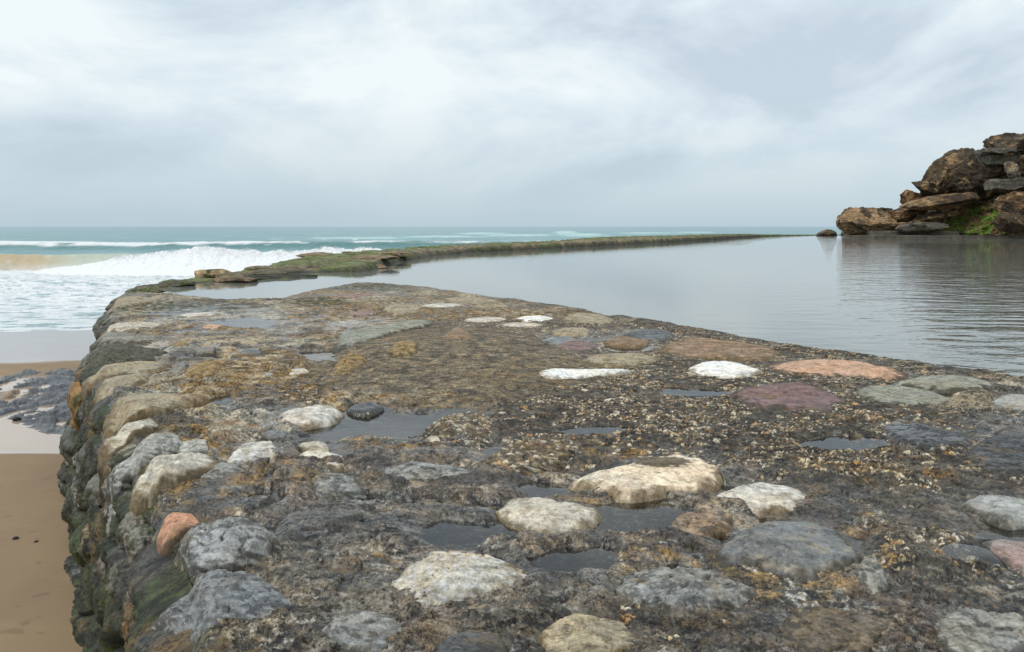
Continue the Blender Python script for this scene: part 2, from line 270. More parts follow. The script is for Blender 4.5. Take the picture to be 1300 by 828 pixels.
# stones of the near wall: outline, colour, height, label
random.seed(4)
S = [
 # far left
 ([(135,388),(150,375),(175,373),(205,378),(175,384),(145,390)], 'tan', .05, None, {}),
 ([(215,400),(250,396),(283,395),(270,400),(235,402)], 'offw', .025, None, {}),
 ([(128,415),(145,408),(180,406),(207,408),(200,413),(160,416)], 'pale', .05, None, {'second': 'ochre'}),
 ([(254,414),(265,411),(285,411),(280,416),(262,417)], 'peach', .03, None, {}),
 ([(216,435),(225,431),(238,433),(243,437),(232,440),(220,439)], 'ochre', .035, 'small yellow ochre stone', {}),
 ([(115,427),(130,419),(180,422),(210,425),(190,430),(140,432)], 'grey', .05, None, {}),
 ([(110,442),(125,431),(160,432),(200,440),(215,446),(190,455),(150,458),(112,454)], 'moss', .07, None, {'rough': 2.2}),
 ([(245,442),(258,439),(275,440),(270,446),(250,447)], 'grey', .03, None, {}),
 ([(299,446),(310,441),(328,442),(336,446),(320,449),(305,449)], 'blue', .03, None, {'wetv': .6}),
 ([(108,467),(140,458),(185,455),(218,460),(200,467),(150,473),(112,475)], 'tan', .05, None, {'second': 'grey'}),
 ([(122,480),(150,472),(190,469),(188,478),(165,487),(135,493),(124,490)], 'tan', .05, None, {}),
 ([(134,510),(145,498),(190,493),(240,495),(265,498),(245,504),(205,512),(180,518),(150,524),(136,522)], 'tan', .11, 'large tan slab on the seaward rim', {'p': 7}),
 ([(230,470),(245,456),(270,450),(290,455),(284,465),(265,474),(240,475)], 'ochre', .06, None, {'second': 'tan', 'rough': 2}),
 ([(212,468),(225,458),(240,458),(235,466),(220,472)], 'grey', .05, None, {}),
 ([(333,472),(345,468),(351,471),(345,476),(336,477)], 'lgrey', .03, None, {}),
 ([(361,472),(372,466),(386,465),(395,470),(380,474),(366,475)], 'offw', .035, None, {}),
 ([(264,531),(275,528),(305,533),(335,540),(340,546),(310,546),(280,539)], 'brown', .045, None, {'second': 'offw'}),
 ([(127,556),(135,548),(150,539),(180,532),(202,538),(188,545),(160,552),(142,559)], 'pale', .10, None, {'second': 'tan', 'p': 11}),
 ([(138,573),(152,563),(175,553),(200,546),(228,547),(236,554),(222,563),(190,568),(155,577)], 'lgrey', .11, None, {'rough': 2.2, 'wetv': .45}),
 ([(222,560),(240,550),(265,555),(272,561),(245,571),(225,572)], 'lgrey', .07, None, {'rough': 2, 'wetv': .45}),
 ([(167,596),(178,585),(192,579),(225,576),(245,571),(270,572),(278,579),(248,590),(218,598),(190,604),(172,605)], 'pale', .14, 'large grey block with a blunt front on the rim', {'second': 'silver', 'wetv': .4, 'p': 11, 'rough': 1.7}),
 ([(285,577),(300,561),(320,555),(345,554),(360,568),(350,576),(320,578),(295,580)], 'offw', .07, None, {'second': 'tan', 'rough': 1.8}),
 ([(330,550),(340,544),(358,543),(369,547),(362,553),(345,554)], 'blue', .04, None, {'wetv': .7}),
 ([(248,602),(260,589),(285,583),(305,587),(320,592),(300,601),(270,608)], 'silver', .07, None, {'rough': 2.8, 'wetv': .5}),
 ([(198,658),(206,646),(225,639),(256,650),(242,663),(222,672),(206,672)], 'orange', .08, 'angular orange-pink stone on the rim', {'rough': 1.3, 'p': 8}),
 ([(224,672),(238,661),(265,652),(300,654),(345,663),(358,675),(320,688),(280,694),(245,692)], 'silver', .12, None, {'second': 'dark', 'rough': 3.2, 'wetv': .7}),
 ([(373,577),(385,569),(410,569),(435,574),(446,583),(430,588),(400,584),(378,581)], 'offw', .045, None, {'second': 'tan'}),
 ([(378,563),(385,557),(405,557),(420,564),(415,568),(395,569)], 'pale', .04, None, {}),
 ([(390,606),(405,596),(430,594),(455,605),(465,618),(430,624),(400,621)], 'silver', .045, None, {'rough': 3, 'second': 'moss', 'wetv': .4}),
 ([(478,596),(500,586),(540,584),(590,590),(607,600),(580,611),(530,614),(488,607)], 'silver', .03, None, {'rough': 3, 'second': 'dark', 'wetv': .4}),
 ([(538,557),(548,551),(558,553),(562,562),(550,562)], 'pale', .03, None, {}),
 ([(488,740),(505,717),(528,701),(545,692),(590,690),(640,697),(668,712),(665,726),(625,742),(560,756),(505,758)], 'pale', .07, 'knobbly pale stone with ochre crust near the viewer', {'second': 'ochre', 'rough': 3.0, 'sec_amt': .45}),
 ([(628,642),(645,629),(680,626),(710,633),(745,638),(765,645),(757,658),(735,668),(700,677),(670,669),(645,654)], 'pale', .03, 'flat tan stone half under water', {'second': 'brown', 'wetv': .6}),
 ([(722,598),(760,587),(800,578),(840,569),(870,568),(900,575),(918,587),(912,600),(890,611),(850,612),(800,616),(765,613),(740,605)], 'cream', .085, 'large cream-white stone with a dark crust patch on top', {'patch': (850,579,40,8), 'second': 'peach', 'sec_amt': .25, 'rough': .8}),
 ([(900,626),(930,613),(970,607),(1010,612),(1032,625),(1010,640),(970,643),(930,641)], 'offw', .045, None, {'second': 'tan'}),
 ([(850,622),(860,618),(878,620),(880,628),(865,632),(852,629)], 'grey', .004, None, {'second': 'ochre'}),
 ([(903,686),(922,670),(948,657),(985,650),(1040,651),(1065,660),(1082,675),(1098,690),(1060,703),(1035,714),(1000,709),(960,699),(915,695)], 'blue', .10, 'large smooth blue-grey stone close to the viewer', {'second': 'tan', 'rough': .9, 'wetv': .55, 'tilt': (0, .08), 'sec_amt': .7}),
 ([(1218,633),(1235,624),(1270,624),(1310,628),(1345,640),(1325,656),(1280,656),(1248,648)], 'lgrey', .05, 'pale grey slab at the right', {'wetv': .5, 'rough': .7}),
 ([(1245,691),(1262,682),(1300,684),(1360,698),(1370,740),(1325,738),(1280,720)], 'pink', .0, 'wet rose-coloured slab under shallow water', {'wetv': 1, 'rough': .5, 'second': 'lgrey'}),
 ([(1086,713),(1095,701),(1110,700),(1122,715),(1130,731),(1110,737),(1090,725)], 'grey', .07, None, {'rough': 1.8}),
 # middle distance
 ([(418,433),(425,423),(450,414),(490,407),(530,401),(548,401),(554,407),(530,413),(500,420),(480,428),(455,436),(430,439)], 'sage', .05, 'long smooth grey-green slab', {'rough': .6, 'p': 6}),
 ([(558,426),(570,414),(582,409),(595,415),(602,424),(585,428)], 'brown', .09, None, {'second': 'pink', 'p': 2.5}),
 ([(420,460),(430,448),(445,443),(458,443),(470,452),(462,459),(440,467),(425,466)], 'ochre', .08, 'blocky ochre stone beside a small puddle', {'rough': 2, 'p': 3}),
 ([(492,443),(500,431),(515,427),(530,433),(530,442),(512,449)], 'ochre', .07, None, {'rough': 2}),
 ([(528,388),(545,385),(575,384),(592,386),(575,389),(545,390)], 'offw', .03, None, {}),
 ([(586,405),(600,402),(630,402),(647,403),(635,407),(608,408)], 'offw', .03, None, {}),
 ([(651,403),(665,400),(690,399),(707,403),(695,406),(665,406)], 'white', .03, None, {}),
 ([(630,411),(650,408),(680,408),(693,411),(680,415),(645,415)], 'pale', .03, None, {}),
 ([(420,375),(440,371),(470,372),(480,374),(455,377),(430,377)], 'pink', .03, None, {}),
 ([(441,398),(455,393),(468,393),(480,396),(460,400)], 'pink', .04, None, {}),
 ([(483,392),(492,384),(520,383),(537,387),(530,395),(500,396)], 'tan', .06, None, {}),
 ([(560,378),(590,375),(640,381),(620,385),(575,383)], 'tan', .03, None, {}),
 ([(342,523),(360,514),(400,508),(428,507),(436,515),(426,525),(390,531),(355,534)], 'offw', .075, 'elongated white and rust-red stone beside the big puddle', {'second': 'pink', 'rough': 1.3, 'p': 3}),
 ([(440,516),(455,509),(475,508),(488,514),(470,521),(450,520)], 'dark', .035, None, {'wetv': .9}),
 ([(680,476),(692,469),(730,467),(770,465),(802,464),(796,468),(760,474),(715,480),(690,480)], 'white', .035, 'long narrow bright white stone', {'rough': .5, 'p': 8}),
 ([(874,464),(890,457),(920,455),(950,460),(969,468),(950,474),(920,478),(890,473)], 'white', .045, 'rounded bright white stone by the purple one', {'rough': .5, 'p': 8}),
 ([(926,496),(945,488),(985,483),(1020,481),(1045,490),(1076,505),(1062,516),(1040,520),(990,514),(945,508)], 'purple', .04, 'flat dusky purple stone', {'rough': .9, 'p': 7}),
 ([(973,461),(1000,454),(1040,452),(1090,456),(1140,465),(1155,472),(1130,479),(1080,475),(1020,472),(988,468)], 'peach', .05, 'long peach-coloured flat stone', {'rough': .9, 'second': 'brown', 'p': 7, 'sec_amt': .35}),
 ([(835,441),(850,431),(880,426),(930,430),(975,438),(996,447),(970,455),(920,453),(870,453)], 'brown', .045, 'broad sandy brown slab on the pool rim', {'p': 8, 'second': 'peach'}),
 ([(1083,495),(1095,486),(1130,485),(1180,492),(1216,505),(1195,513),(1150,512),(1110,506)], 'sage', .045, None, {'rough': .7, 'p': 7}),
 ([(1133,483),(1160,476),(1200,473),(1245,478),(1272,487),(1240,493),(1190,491)], 'sage', .04, None, {'rough': .7, 'p': 7}),
 ([(1257,506),(1270,499),(1300,498),(1335,503),(1335,516),(1290,518),(1263,513)], 'lgrey', .04, None, {'rough': .8}),
 ([(1120,535),(1145,528),(1170,532),(1200,541),(1238,552),(1228,561),(1190,566),(1150,560),(1125,548)], 'dark', .04, 'dark layered slab at the edge of a rock pool', {'wetv': .85, 'rough': 2}),
 ([(1225,569),(1248,551),(1290,539),(1340,535),(1370,560),(1365,600),(1300,601),(1250,598),(1230,587)], 'dark', .055, 'big dark slate-grey slab at the right', {'wetv': .6, 'rough': 1.8, 'p': 8}),
 ([(790,422),(805,415),(830,414),(857,420),(850,427),(815,428)], 'dark', .05, None, {'wetv': .7}),
 ([(763,432),(790,424),(827,430),(815,437),(785,437)], 'brown', .035, None, {'second': 'ochre'}),
 ([(733,457),(755,447),(800,444),(837,450),(837,457),(790,462),(750,461)], 'tan', .04, None, {}),
 ([(703,439),(720,430),(745,431),(762,438),(740,445),(715,445)], 'purple', .03, None, {'second': 'tan'}),
 ([(683,433),(700,426),(725,425),(737,430),(710,437)], 'blue', .03, None, {'wetv': .7}),
 ([(697,419),(715,414),(745,414),(755,420),(730,426),(705,425)], 'tan', .035, None, {}),
 ([(710,402),(730,395),(760,396),(782,403),(770,409),(730,408)], 'tan', .045, None, {}),
 ([(602,594),(615,577),(650,562),(700,551),(737,554),(730,566),(700,581),(660,594),(620,603)], 'congl', .085, 'thick chunk of gravelly conglomerate', {'gravel': .8, 'p': 8, 'rough': 2}),
 ([(533,542),(550,529),(575,518),(622,520),(628,541),(610,553),(570,547)], 'congl', .07, None, {'gravel': .8, 'p': 4, 'rough': 2.5}),
 ([(846,668),(865,651),(895,646),(932,651),(925,667),(890,682),(860,682)], 'brown', .02, None, {'second': 'silver', 'rough': 2, 'p': 9, 'wetv': .5}),
 ([(820,693),(835,687),(860,690),(866,696),(840,699)], 'lgrey', .02, None, {'wetv': .8}),
 ([(776,740),(800,716),(860,712),(920,722),(965,742),(905,768),(820,764)], 'silver', .05, None, {'second': 'dark', 'rough': 3.2, 'wetv': .5}),
 ([(195,748),(228,722),(270,713),(340,721),(372,748),(330,782),(240,786)], 'blue', .07, None, {'second': 'dark', 'rough': 1.8, 'wetv': .7}),
 ([(400,790),(440,768),(500,772),(520,795),(480,820),(420,818)], 'silver', .05, None, {'rough': 2.6, 'wetv': .5}),
 ([(680,800),(720,778),(790,782),(815,806),(770,832),(700,830)], 'tan', .035, None, {'rough': 2.4, 'second': 'grey', 'p': 8}),
 ([(985,790),(1030,768),(1090,772),(1130,792),(1100,820),(1020,822)], 'congl', .03, None, {'rough': 2.4, 'second': 'dark', 'p': 8, 'wetv': .5}),
 ([(1180,790),(1220,768),(1290,775),(1330,800),(1290,835),(1200,828)], 'grey', .035, None, {'wetv': .5, 'rough': 2, 'p': 9, 'second': 'blue'}),
 ([(548,812),(590,792),(640,800),(650,825),(600,845),(555,838)], 'dark', .045, None, {'wetv': .8}),
]

# ------------------------------------------------------------------ near wall: bedding of mortar, gravel and rock
print('wall grid')
vs = np.concatenate([np.linspace(2600, 900, 60, endpoint=False), np.linspace(900, 520, 620, endpoint=False), np.linspace(520, 354, 480)])
us = np.concatenate([np.linspace(-900, -120, 60, endpoint=False), np.linspace(-120, 1420, 1380, endpoint=False), np.linspace(1420, 2300, 60)])
U, V = np.meshgrid(us, vs)
X, Y = gnd(U, V); X = X.astype(np.float64)
x, y = X.ravel(), Y.ravel(); u, v = U.ravel(), V.ravel()
sd_pool = np.abs(poly_sd(x, y, PE)); PP = np.concatenate([PE, [[-30, 19], [-30, 200], [300, 200], [300, 2]]]); ins = np.zeros(len(x), bool)
for (ax_, ay_), (bx_, by_) in zip(PP, np.roll(PP, -1, axis=0)):
    if ay_ != by_: ins ^= ((ay_ > y) != (by_ > y)) & (x < (bx_ - ax_) * (y - ay_) / (by_ - ay_) + ax_)
sd_pool = np.where(ins, -sd_pool, sd_pool)         # positive on the wall, negative in the pool
sd_pool = sd_pool + .14 * fbm2(x * 1.7, y * 1.7, 5, 7, .6) * ss(.2, 1.2, np.abs(sd_pool) + .9)
d_out = edge_x(y) - x
wob = 0.45 * fbm2(x * 2.2, y * 2.2, 4, 3)
h = macro(x, y)
# zones
Z_PEB = np.clip(ell(u, v, 900, 540, 330, 62, .35, wob) + ell(u, v, 1160, 600, 200, 50, .3, wob) + ell(u, v, 900, 490, 260, 40, .35, wob)
                + ell(u, v, 680, 425, 190, 22, .3, wob) + ell(u, v, 385, 500, 30, 14, .3, wob) + ell(u, v, 1200, 705, 110, 34, .3, wob) * .9 + ell(u, v, 1020, 440, 250, 26, .4, wob) + .55 * ell(u, v, 850, 800, 130, 30, .3, wob), 0, 1)
Z_MOUND = ell(u, v, 570, 468, 165, 50, .25, wob)
Z_PEB = Z_PEB * (1 - .9 * Z_MOUND)
och_n = fbm2(x * 1.6, y * 1.6, 4, 51)
Z_OCH = np.clip(ell(u, v, 310, 487, 130, 22, .4, wob) + ell(u, v, 330, 460, 70, 14, .4, wob) + ell(u, v, 500, 515, 130, 10, .5, wob) + ell(u, v, 660, 490, 60, 10, .4, wob) + ell(u, v, 270, 418, 90, 9, .5, wob)
                + .4 * ell(u, v, 650, 475, 120, 16, .5, wob) + ell(u, v, 350, 610, 110, 18, .5, wob) + ell(u, v, 540, 400, 200, 8, .5, wob) + ell(u, v, 440, 395, 60, 14, .4, wob)
                + ell(u, v, 470, 425, 70, 15, .4, wob) + ell(u, v, 940, 715, 170, 18, .4, wob) + ell(u, v, 1000, 745, 90, 20, .4, wob) + ell(u, v, 460, 722, 60, 10, .4, wob) + ell(u, v, 470, 560, 60, 12, .5, wob)
                + ell(u, v, 230, 575, 60, 40, .4, wob) + ell(u, v, 590, 640, 90, 8, .4, wob) + ell(u, v, 770, 575, 50, 7, .4, wob) + ell(u, v, 1140, 610, 60, 9, .4, wob) + ell(u, v, 1080, 670, 40, 18, .4, wob)
                + .8 * ell(u, v, 240, 650, 60, 50, .4, wob) + .8 * ss(.22, .5, och_n) * (u < 760) + .55 * ss(.2, .5, och_n) * (u >= 760), 0, 1)
Z_MOSS = np.clip(ell(u, v, 230, 391, 90, 9, .4, wob) + ell(u, v, 470, 364, 55, 5, .4, wob) + ell(u, v, 400, 384, 40, 6, .4, wob) + .9 * ell(u, v, 175, 700, 60, 50, .5, wob) + .5 * ss(-.35, .15, d_out + .3 * wob), 0, 1)
Z_WET = np.clip(ell(u, v, 600, 640, 420, 75, .35, wob) + ell(u, v, 480, 545, 150, 40, .35, wob) + ell(u, v, 900, 690, 420, 60, .4, wob) + ell(u, v, 330, 408, 140, 18, .4, wob) + ell(u, v, 1130, 640, 260, 40, .4, wob) * .8
                + ell(u, v, 240, 450, 130, 20, .4, wob) * .7 + ell(u, v, 740, 430, 110, 12, .4, wob) * .7 + .35, 0, 1) * (1 - .75 * Z_MOUND) * (1 - .45 * Z_PEB)
print('noise')
# cobbles the size of a hand to a loaf
c1, c2, cid = worley(x * 2.6 + .5 * wob, y * 1.9 + .5 * wob, 5)
cob_on = (cid > 0.35)
dome = np.sqrt(np.clip(1 - (c1 / 0.62) ** 2, 0, 1)) * ss(0.0, 0.14, c2 - c1)
cobz = cob_on * (1 - .75 * Z_MOUND) * (1 - .55 * Z_PEB)
nearf = np.clip((v - 360) / 200, .45, 1)
h += (.35 + .45 * ss(560, 470, v)) * (0.032 * dome - .030 * np.exp(-np.clip(c2 - c1, 0, 9) / .07) * (1 - .8 * Z_MOUND)) * cobz * nearf
# broad flat slabs let into the mortar
g1, g2, gid = worley(x * 1.35 + .7 * wob, y * 1.15 + .5 * wob, 15, 1.0)
slabm = ss(.05, .12, g2 - g1 + .07 * fbm2(x * 9, y * 9, 4, 17)) * (gid > .22) * (1 - Z_MOUND) * (1 - .75 * Z_PEB) * ss(356, 372, v) * (1 - .35 * ss(600, 680, v))
film = ss(-.02, .13, fbm2(x * 1.1, y * 1.6, 4, 19, .6) + .10 * (Z_WET - .6)) * Z_WET * ss(420, 520, v) * (1 - .7 * Z_PEB) * (1 - .6 * slabm)
h += (.024 * slabm * (.4 + gid) - .018 * film) * np.clip((v - 360) / 200, .45, 1)
# the bed lies lower and smoother where a big stone sits in it
smask = np.zeros(len(x), np.float32)
for pts_, _c, hg_, _l, kw_ in S:
    pa = np.array(pts_, float); (a0, b0), (a1_, b1_) = pa.min(0), pa.max(0)
    smask = np.maximum(smask, ell(u, v, (a0 + a1_) / 2, (b0 + b1_) / 2, (a1_ - a0) / 2 * .98, (b1_ - b0) / 2 * 1.02, .22))
h -= smask * (.012 + .040 * slabm * .9)
# rough rock relief
f_m = fbm2(x * 5.5, y * 5.5, 5, 21, .55); f_r = 1 - np.abs(fbm2(x * 9, y * 9, 5, 61, .6)) * 3
f_f = fbm2(x * 34, y * 34, 4, 71, .6)
rough_amp = (1 - .7 * Z_MOUND)
f_b = np.abs(fbm2(x * 15, y * 15, 5, 75, .6)); f_k = np.exp(-np.abs(fbm2(x * 3.3 + .4 * wob, y * 5.2, 5, 77, .6)) / .03)
h += (0.013 * f_m + 0.007 * f_r + .007 * f_f + .014 * (f_b - .15) - .015 * f_k + .007 * np.abs(fbm2(x * 26, y * 18, 4, 79, .65))) * rough_amp * nearf * (1 - .78 * film) * (1 - .7 * smask) + 0.006 * f_f * Z_MOUND
h += Z_PEB * .030 * fbm2(x * 2.6, y * 2.6, 3, 87) * nearf
# long shallow folds, laid across the wall
f_s = fbm2(x * 2.3 + .8 * wob, y * 7.0 + wob, 4, 81, .55); h += 0.026 * f_s * (1 - .6 * film) * nearf * (1 - Z_MOUND)
# gravel: three sizes
col_p = np.zeros((len(x), 3)); peb_m = np.zeros(len(x))
PCOL = np.array([alb(176, 160, 130), alb(196, 180, 148), alb(150, 136, 112), alb(120, 112, 100), alb(188, 150, 100), alb(205, 198, 182), alb(92, 88, 84), alb(150, 118, 90), alb(78, 74, 70), alb(214, 204, 186)])
for scl, thr, hh, sd_ in ((15.0, .80, .016, 91), (27.0, .66, .010, 92), (48.0, .55, .006, 93)):
    a1, a2, aid = worley(x * scl + 1.1 * f_f, y * scl * 1.15 + 1.1 * wob, sd_)
    clump = ss(-.04, .16, fbm2(x * 2.2, y * 2.2, 3, sd_ + 20) + .42 * Z_PEB - .40)
    on = (aid > thr) * clump * np.clip(Z_PEB * 1.1 - .02, 0, 1) * (1 - .6 * Z_MOUND)
    dm = np.sqrt(np.clip(1 - (a1 / .48) ** 2, 0, 1))
    h += hh * dm * on * nearf
    m_ = ss(.25, .55, dm) * (on > .3)
    k = (aid * 7919 % 1 * len(PCOL)).astype(int) % len(PCOL)
    col_p = mixc(col_p, m_, 0) + PCOL[k] * m_[:, None]; peb_m = np.maximum(peb_m * (1 - m_), m_)
for (cu, cv, ru, rv, lv) in PUDDLES:
    m_ = ell(u, v, cu, cv, ru, rv, .45, wob * 2.0)
    h = h * (1 - .85 * m_) + (lv - 0.016 + .020 * f_m + .014 * (f_b - .15)) * m_
h += .006 * fbm2(x * 60, y * 60, 2, 73) * (1 - .8 * film) * (1 - .6 * smask) * nearf
# plunge into the pool
h = np.where(sd_pool < 0.0, h - 0.07 - 0.9 * np.clip(-sd_pool, 0, 3) , h - 0.07 * np.exp(-np.clip(sd_pool, 0, 9) / 0.12))
h += np.where((sd_pool > .1) & (sd_pool < .6), .02, 0) * (v > 380)
# colour
x_, y_ = x, y; x = x + 1.4 * h; y = y + 1.4 * h
c = np.tile(alb(78, 76, 72), (len(x), 1))
c = mixc(c, ss(-.1, .35, fbm2(x * 3.7, y * 3.7, 4, 101)), alb(112, 104, 92))
c = mixc(c, .8 * ss(.05, .4, fbm2(x * 8, y * 8, 4, 111)), alb(58, 55, 54))
c = mixc(c, .7 * ss(.12, .4, fbm2(x * 6, y * 9, 4, 121)) * (1 - Z_PEB), alb(128, 130, 130))
cobc = np.array([alb(128, 122, 108), alb(100, 96, 92), alb(146, 132, 108), alb(112, 112, 112), alb(124, 104, 86), alb(90, 84, 76), alb(158, 150, 134)])
lich = ss(-.05, .2, fbm2(x * 2.2, y * 2.2, 3, 124)) * (1 - .6 * Z_PEB) * (1 - .7 * Z_MOUND)
c = mixc(c, (.25 + .6 * lich) * ss(.02, .16, fbm2(x * 24, y * 19, 4, 125, .62)), alb(158, 156, 148)); c = mixc(c, .8 * ss(.04, .2, fbm2(x * 17, y * 14, 4, 126, .6)), alb(38, 36, 34))
c = mixc(c, .5 * ss(.08, .25, fbm2(x * 21, y * 17, 4, 127, .6)), alb(128, 104, 70))
slc = np.array([alb(146, 138, 120), alb(108, 104, 96), alb(158, 146, 122), alb(126, 124, 118), alb(138, 120, 96), alb(160, 156, 144)]); ks = (gid * 331 % 1 * 6).astype(int) % 6
slb = slabm * (.45 + .4 * ss(600, 480, v)); c = c * (1 - slb[:, None]) + slc[ks] * slb[:, None] * (1 - .45 * ss(.04, .2, fbm2(x * 17, y * 14, 4, 128, .6)))[:, None]
c = mixc(c, .6 * film, alb(72, 70, 68))
kc = (cid * 523 % 1 * len(cobc)).astype(int) % len(cobc)
cm = ss(.45, .85, dome + .25 * f_m) * cobz * (.35 + .45 * (v < 520)) * ss(-.3, .1, fbm2(x * 7, y * 7, 3, 131) + .05)
c = c * (1 - cm[:, None]) + cobc[kc] * cm[:, None]
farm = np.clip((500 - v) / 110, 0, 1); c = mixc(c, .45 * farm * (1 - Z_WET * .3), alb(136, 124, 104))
c = mixc(c, .65 * Z_MOUND, alb(126, 114, 92)); c = mixc(c, .7 * Z_MOUND * ss(-.1, .3, fbm2(x * 5, y * 5, 4, 141)), alb(86, 80, 72))
c = mixc(c, .6 * Z_MOUND * ss(.15, .5, fbm2(x * 14, y * 14, 3, 151)), alb(168, 146, 104))
c = mixc(c, Z_PEB * .45, alb(84, 78, 66)); c = mixc(c, .5 * Z_PEB * ss(0, .4, fbm2(x * 4, y * 4, 4, 161)), alb(58, 54, 50))
om = Z_OCH * (1 - .6 * Z_MOUND) * ss(-.10, .16, fbm2(x * 6, y * 6, 5, 171, .65) + .03)
ocol = mixc(np.tile(alb(122, 98, 58), (len(x), 1)), ss(-.2, .3, fbm2(x * 11, y * 11, 3, 181)), alb(150, 120, 70))
ocol = mixc(ocol, ss(.1, .4, fbm2(x * 5, y * 5, 3, 191)), alb(96, 80, 46))
om = om * (1 - .5 * film); c = c * (1 - .9 * om[:, None]) + ocol * .9 * om[:, None]
mm = Z_MOSS * ss(-.15, .2, fbm2(x * 6, y * 6, 4, 201) + .05)
c = mixc(c, .85 * mm, alb(62, 72, 30)); h += .008 * mm * np.abs(f_f) * 2
rim = ss(.9, .0, sd_pool) * (v > 380) * ss(-.3, .2, f_m); c = mixc(c, .6 * rim, alb(56, 52, 46))
c = c * (1 - peb_m[:, None] * .8) + col_p * .66 * peb_m[:, None]
blk = ss(.0, .3, fbm2(x * 2.1, y * 2.1, 3, 211)) * Z_WET * .5; c = mixc(c, blk * (1 - peb_m), alb(56, 55, 56))
wet = np.clip(.15 * ss(470, 560, v) * (1 - Z_PEB) + .9 * film - .3 * slabm + Z_WET * (.75 + .5 * fbm2(x * 1.7, y * 1.7, 3, 221)) - .5 * om - .35 * peb_m + .9 * ss(.03, -.02, h + .0) * Z_WET, 0, 1)
x, y = x_, y_
lum = c.mean(1); c = c * np.clip((lum / .16) ** .6, .36, 1.22)[:, None] * np.array([1.03, 1.0, .95])
steep = ss(-.08, .02, d_out) * ss(-.03, -.10, h)
x = x + steep * (.07 * fbm2(y * 6, h * 14, 5, 401, .6) + .03 * np.abs(fbm2(y * 22, h * 30, 4, 402)))
keep = ((d_out < 0.16) & (sd_pool > -2.2)).reshape(U.shape)
wall = tag(empty('stone_sea_wall', (0, 6, 0)), 'broad near stretch of rough stone sea wall, pale flat stones set in dark wet mortar', 'sea wall')
wall_name = 'bedding'
q = grid_quads(*U.shape, keep=keep)
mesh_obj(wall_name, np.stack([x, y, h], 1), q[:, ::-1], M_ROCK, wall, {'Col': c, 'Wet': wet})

# seaward face of the wall
print('face')
sy = np.concatenate([np.linspace(-0.3, 2.2, 30, endpoint=False), 2.2 * (22.5 / 2.2) ** np.linspace(0, 1, 900)])
dz = np.concatenate([np.linspace(0.03, 2.6, 300)])
SY, DZ = np.meshgrid(sy, dz); fy, fd = SY.ravel(), DZ.ravel()
tx = np.gradient(np.interp(sy, EDGE[:, 1], EDGE[:, 0]), sy); nx = -1 / np.sqrt(1 + tx ** 2); ny = tx / np.sqrt(1 + tx ** 2) * -1 * -1
NX = np.tile(nx, (len(dz), 1)).ravel(); NY = -np.tile(np.abs(ny), (len(dz), 1)).ravel()
p3 = np.stack([fy, fd, fy * .3], 1)
a1, a2, aid = worley(fy * 1.25 + .35 * noise2(fy * 2, fd * 3, 4), fd * 3.6 + .35 * noise2(fy * 2, fd * 3, 9), 305)
stn = np.sqrt(np.clip(1 - (a1 / .72) ** 2, 0, 1)) * ss(0, .16, a2 - a1)
off = -.26 * np.exp(-fd / .06) + .13 + .12 * fd + ss(.0, .14, fd) * (.14 * (stn - .5) * (aid > .2) + .10 * fbm2(fy * .8, fd * 1.8, 4, 310) + .05 * fbm2(fy * 3.5, fd * 7, 5, 311, .6) + .04 * np.abs(fbm2(fy * 12, fd * 24, 4, 312, .6)))
off += .035 * mo * np.abs(fbm2(fy * 16, fd * 26, 4, 326, .7)) if False else 0
fx = edge_x(fy) + NX * off + .03; fyy = fy + NY * off * .4
FC = np.tile(alb(96, 94, 86), (len(fx), 1)); fcb = np.array([alb(120, 116, 106), alb(84, 82, 74), alb(134, 128, 112), alb(104, 104, 102), alb(112, 92, 62), alb(74, 70, 58)])
kk = (aid * 911 % 1 * len(fcb)).astype(int) % len(fcb); mm = ss(.3, .7, stn)
FC = FC * (1 - mm[:, None]) + fcb[kk] * mm[:, None]
mo = ss(-.08, .10, fbm2(fy * 1.3, fd * 2.6, 5, 321, .6) + .25 * np.clip(fd - .2, 0, .8) - .04); FC = mixc(FC, .92 * mo, alb(74, 84, 30))
FC = mixc(FC, .85 * mo * ss(-.05, .2, fbm2(fy * 4, fd * 8, 4, 322, .7)), alb(34, 44, 16)); FC = mixc(FC, .6 * ss(.05, .2, fbm2(fy * 9, fd * 18, 4, 325, .7)), alb(40, 38, 32))
FC = mixc(FC, .75 * ss(.12, .35, fbm2(fy * 1.9, fd * 1.4, 4, 323)) * (fd < 1.0), alb(128, 98, 50))
lum = FC.mean(1); FC = FC * np.clip((lum / .17) ** .6, .4, 1.1)[:, None] * .9
q = grid_quads(*SY.shape)
mesh_obj('seaward_face', np.stack([fx, fyy, -fd], 1), q, M_ROCK, wall, {'Col': FC, 'Wet': np.full(len(fx), .35)}, up=(-1, 0, 0))

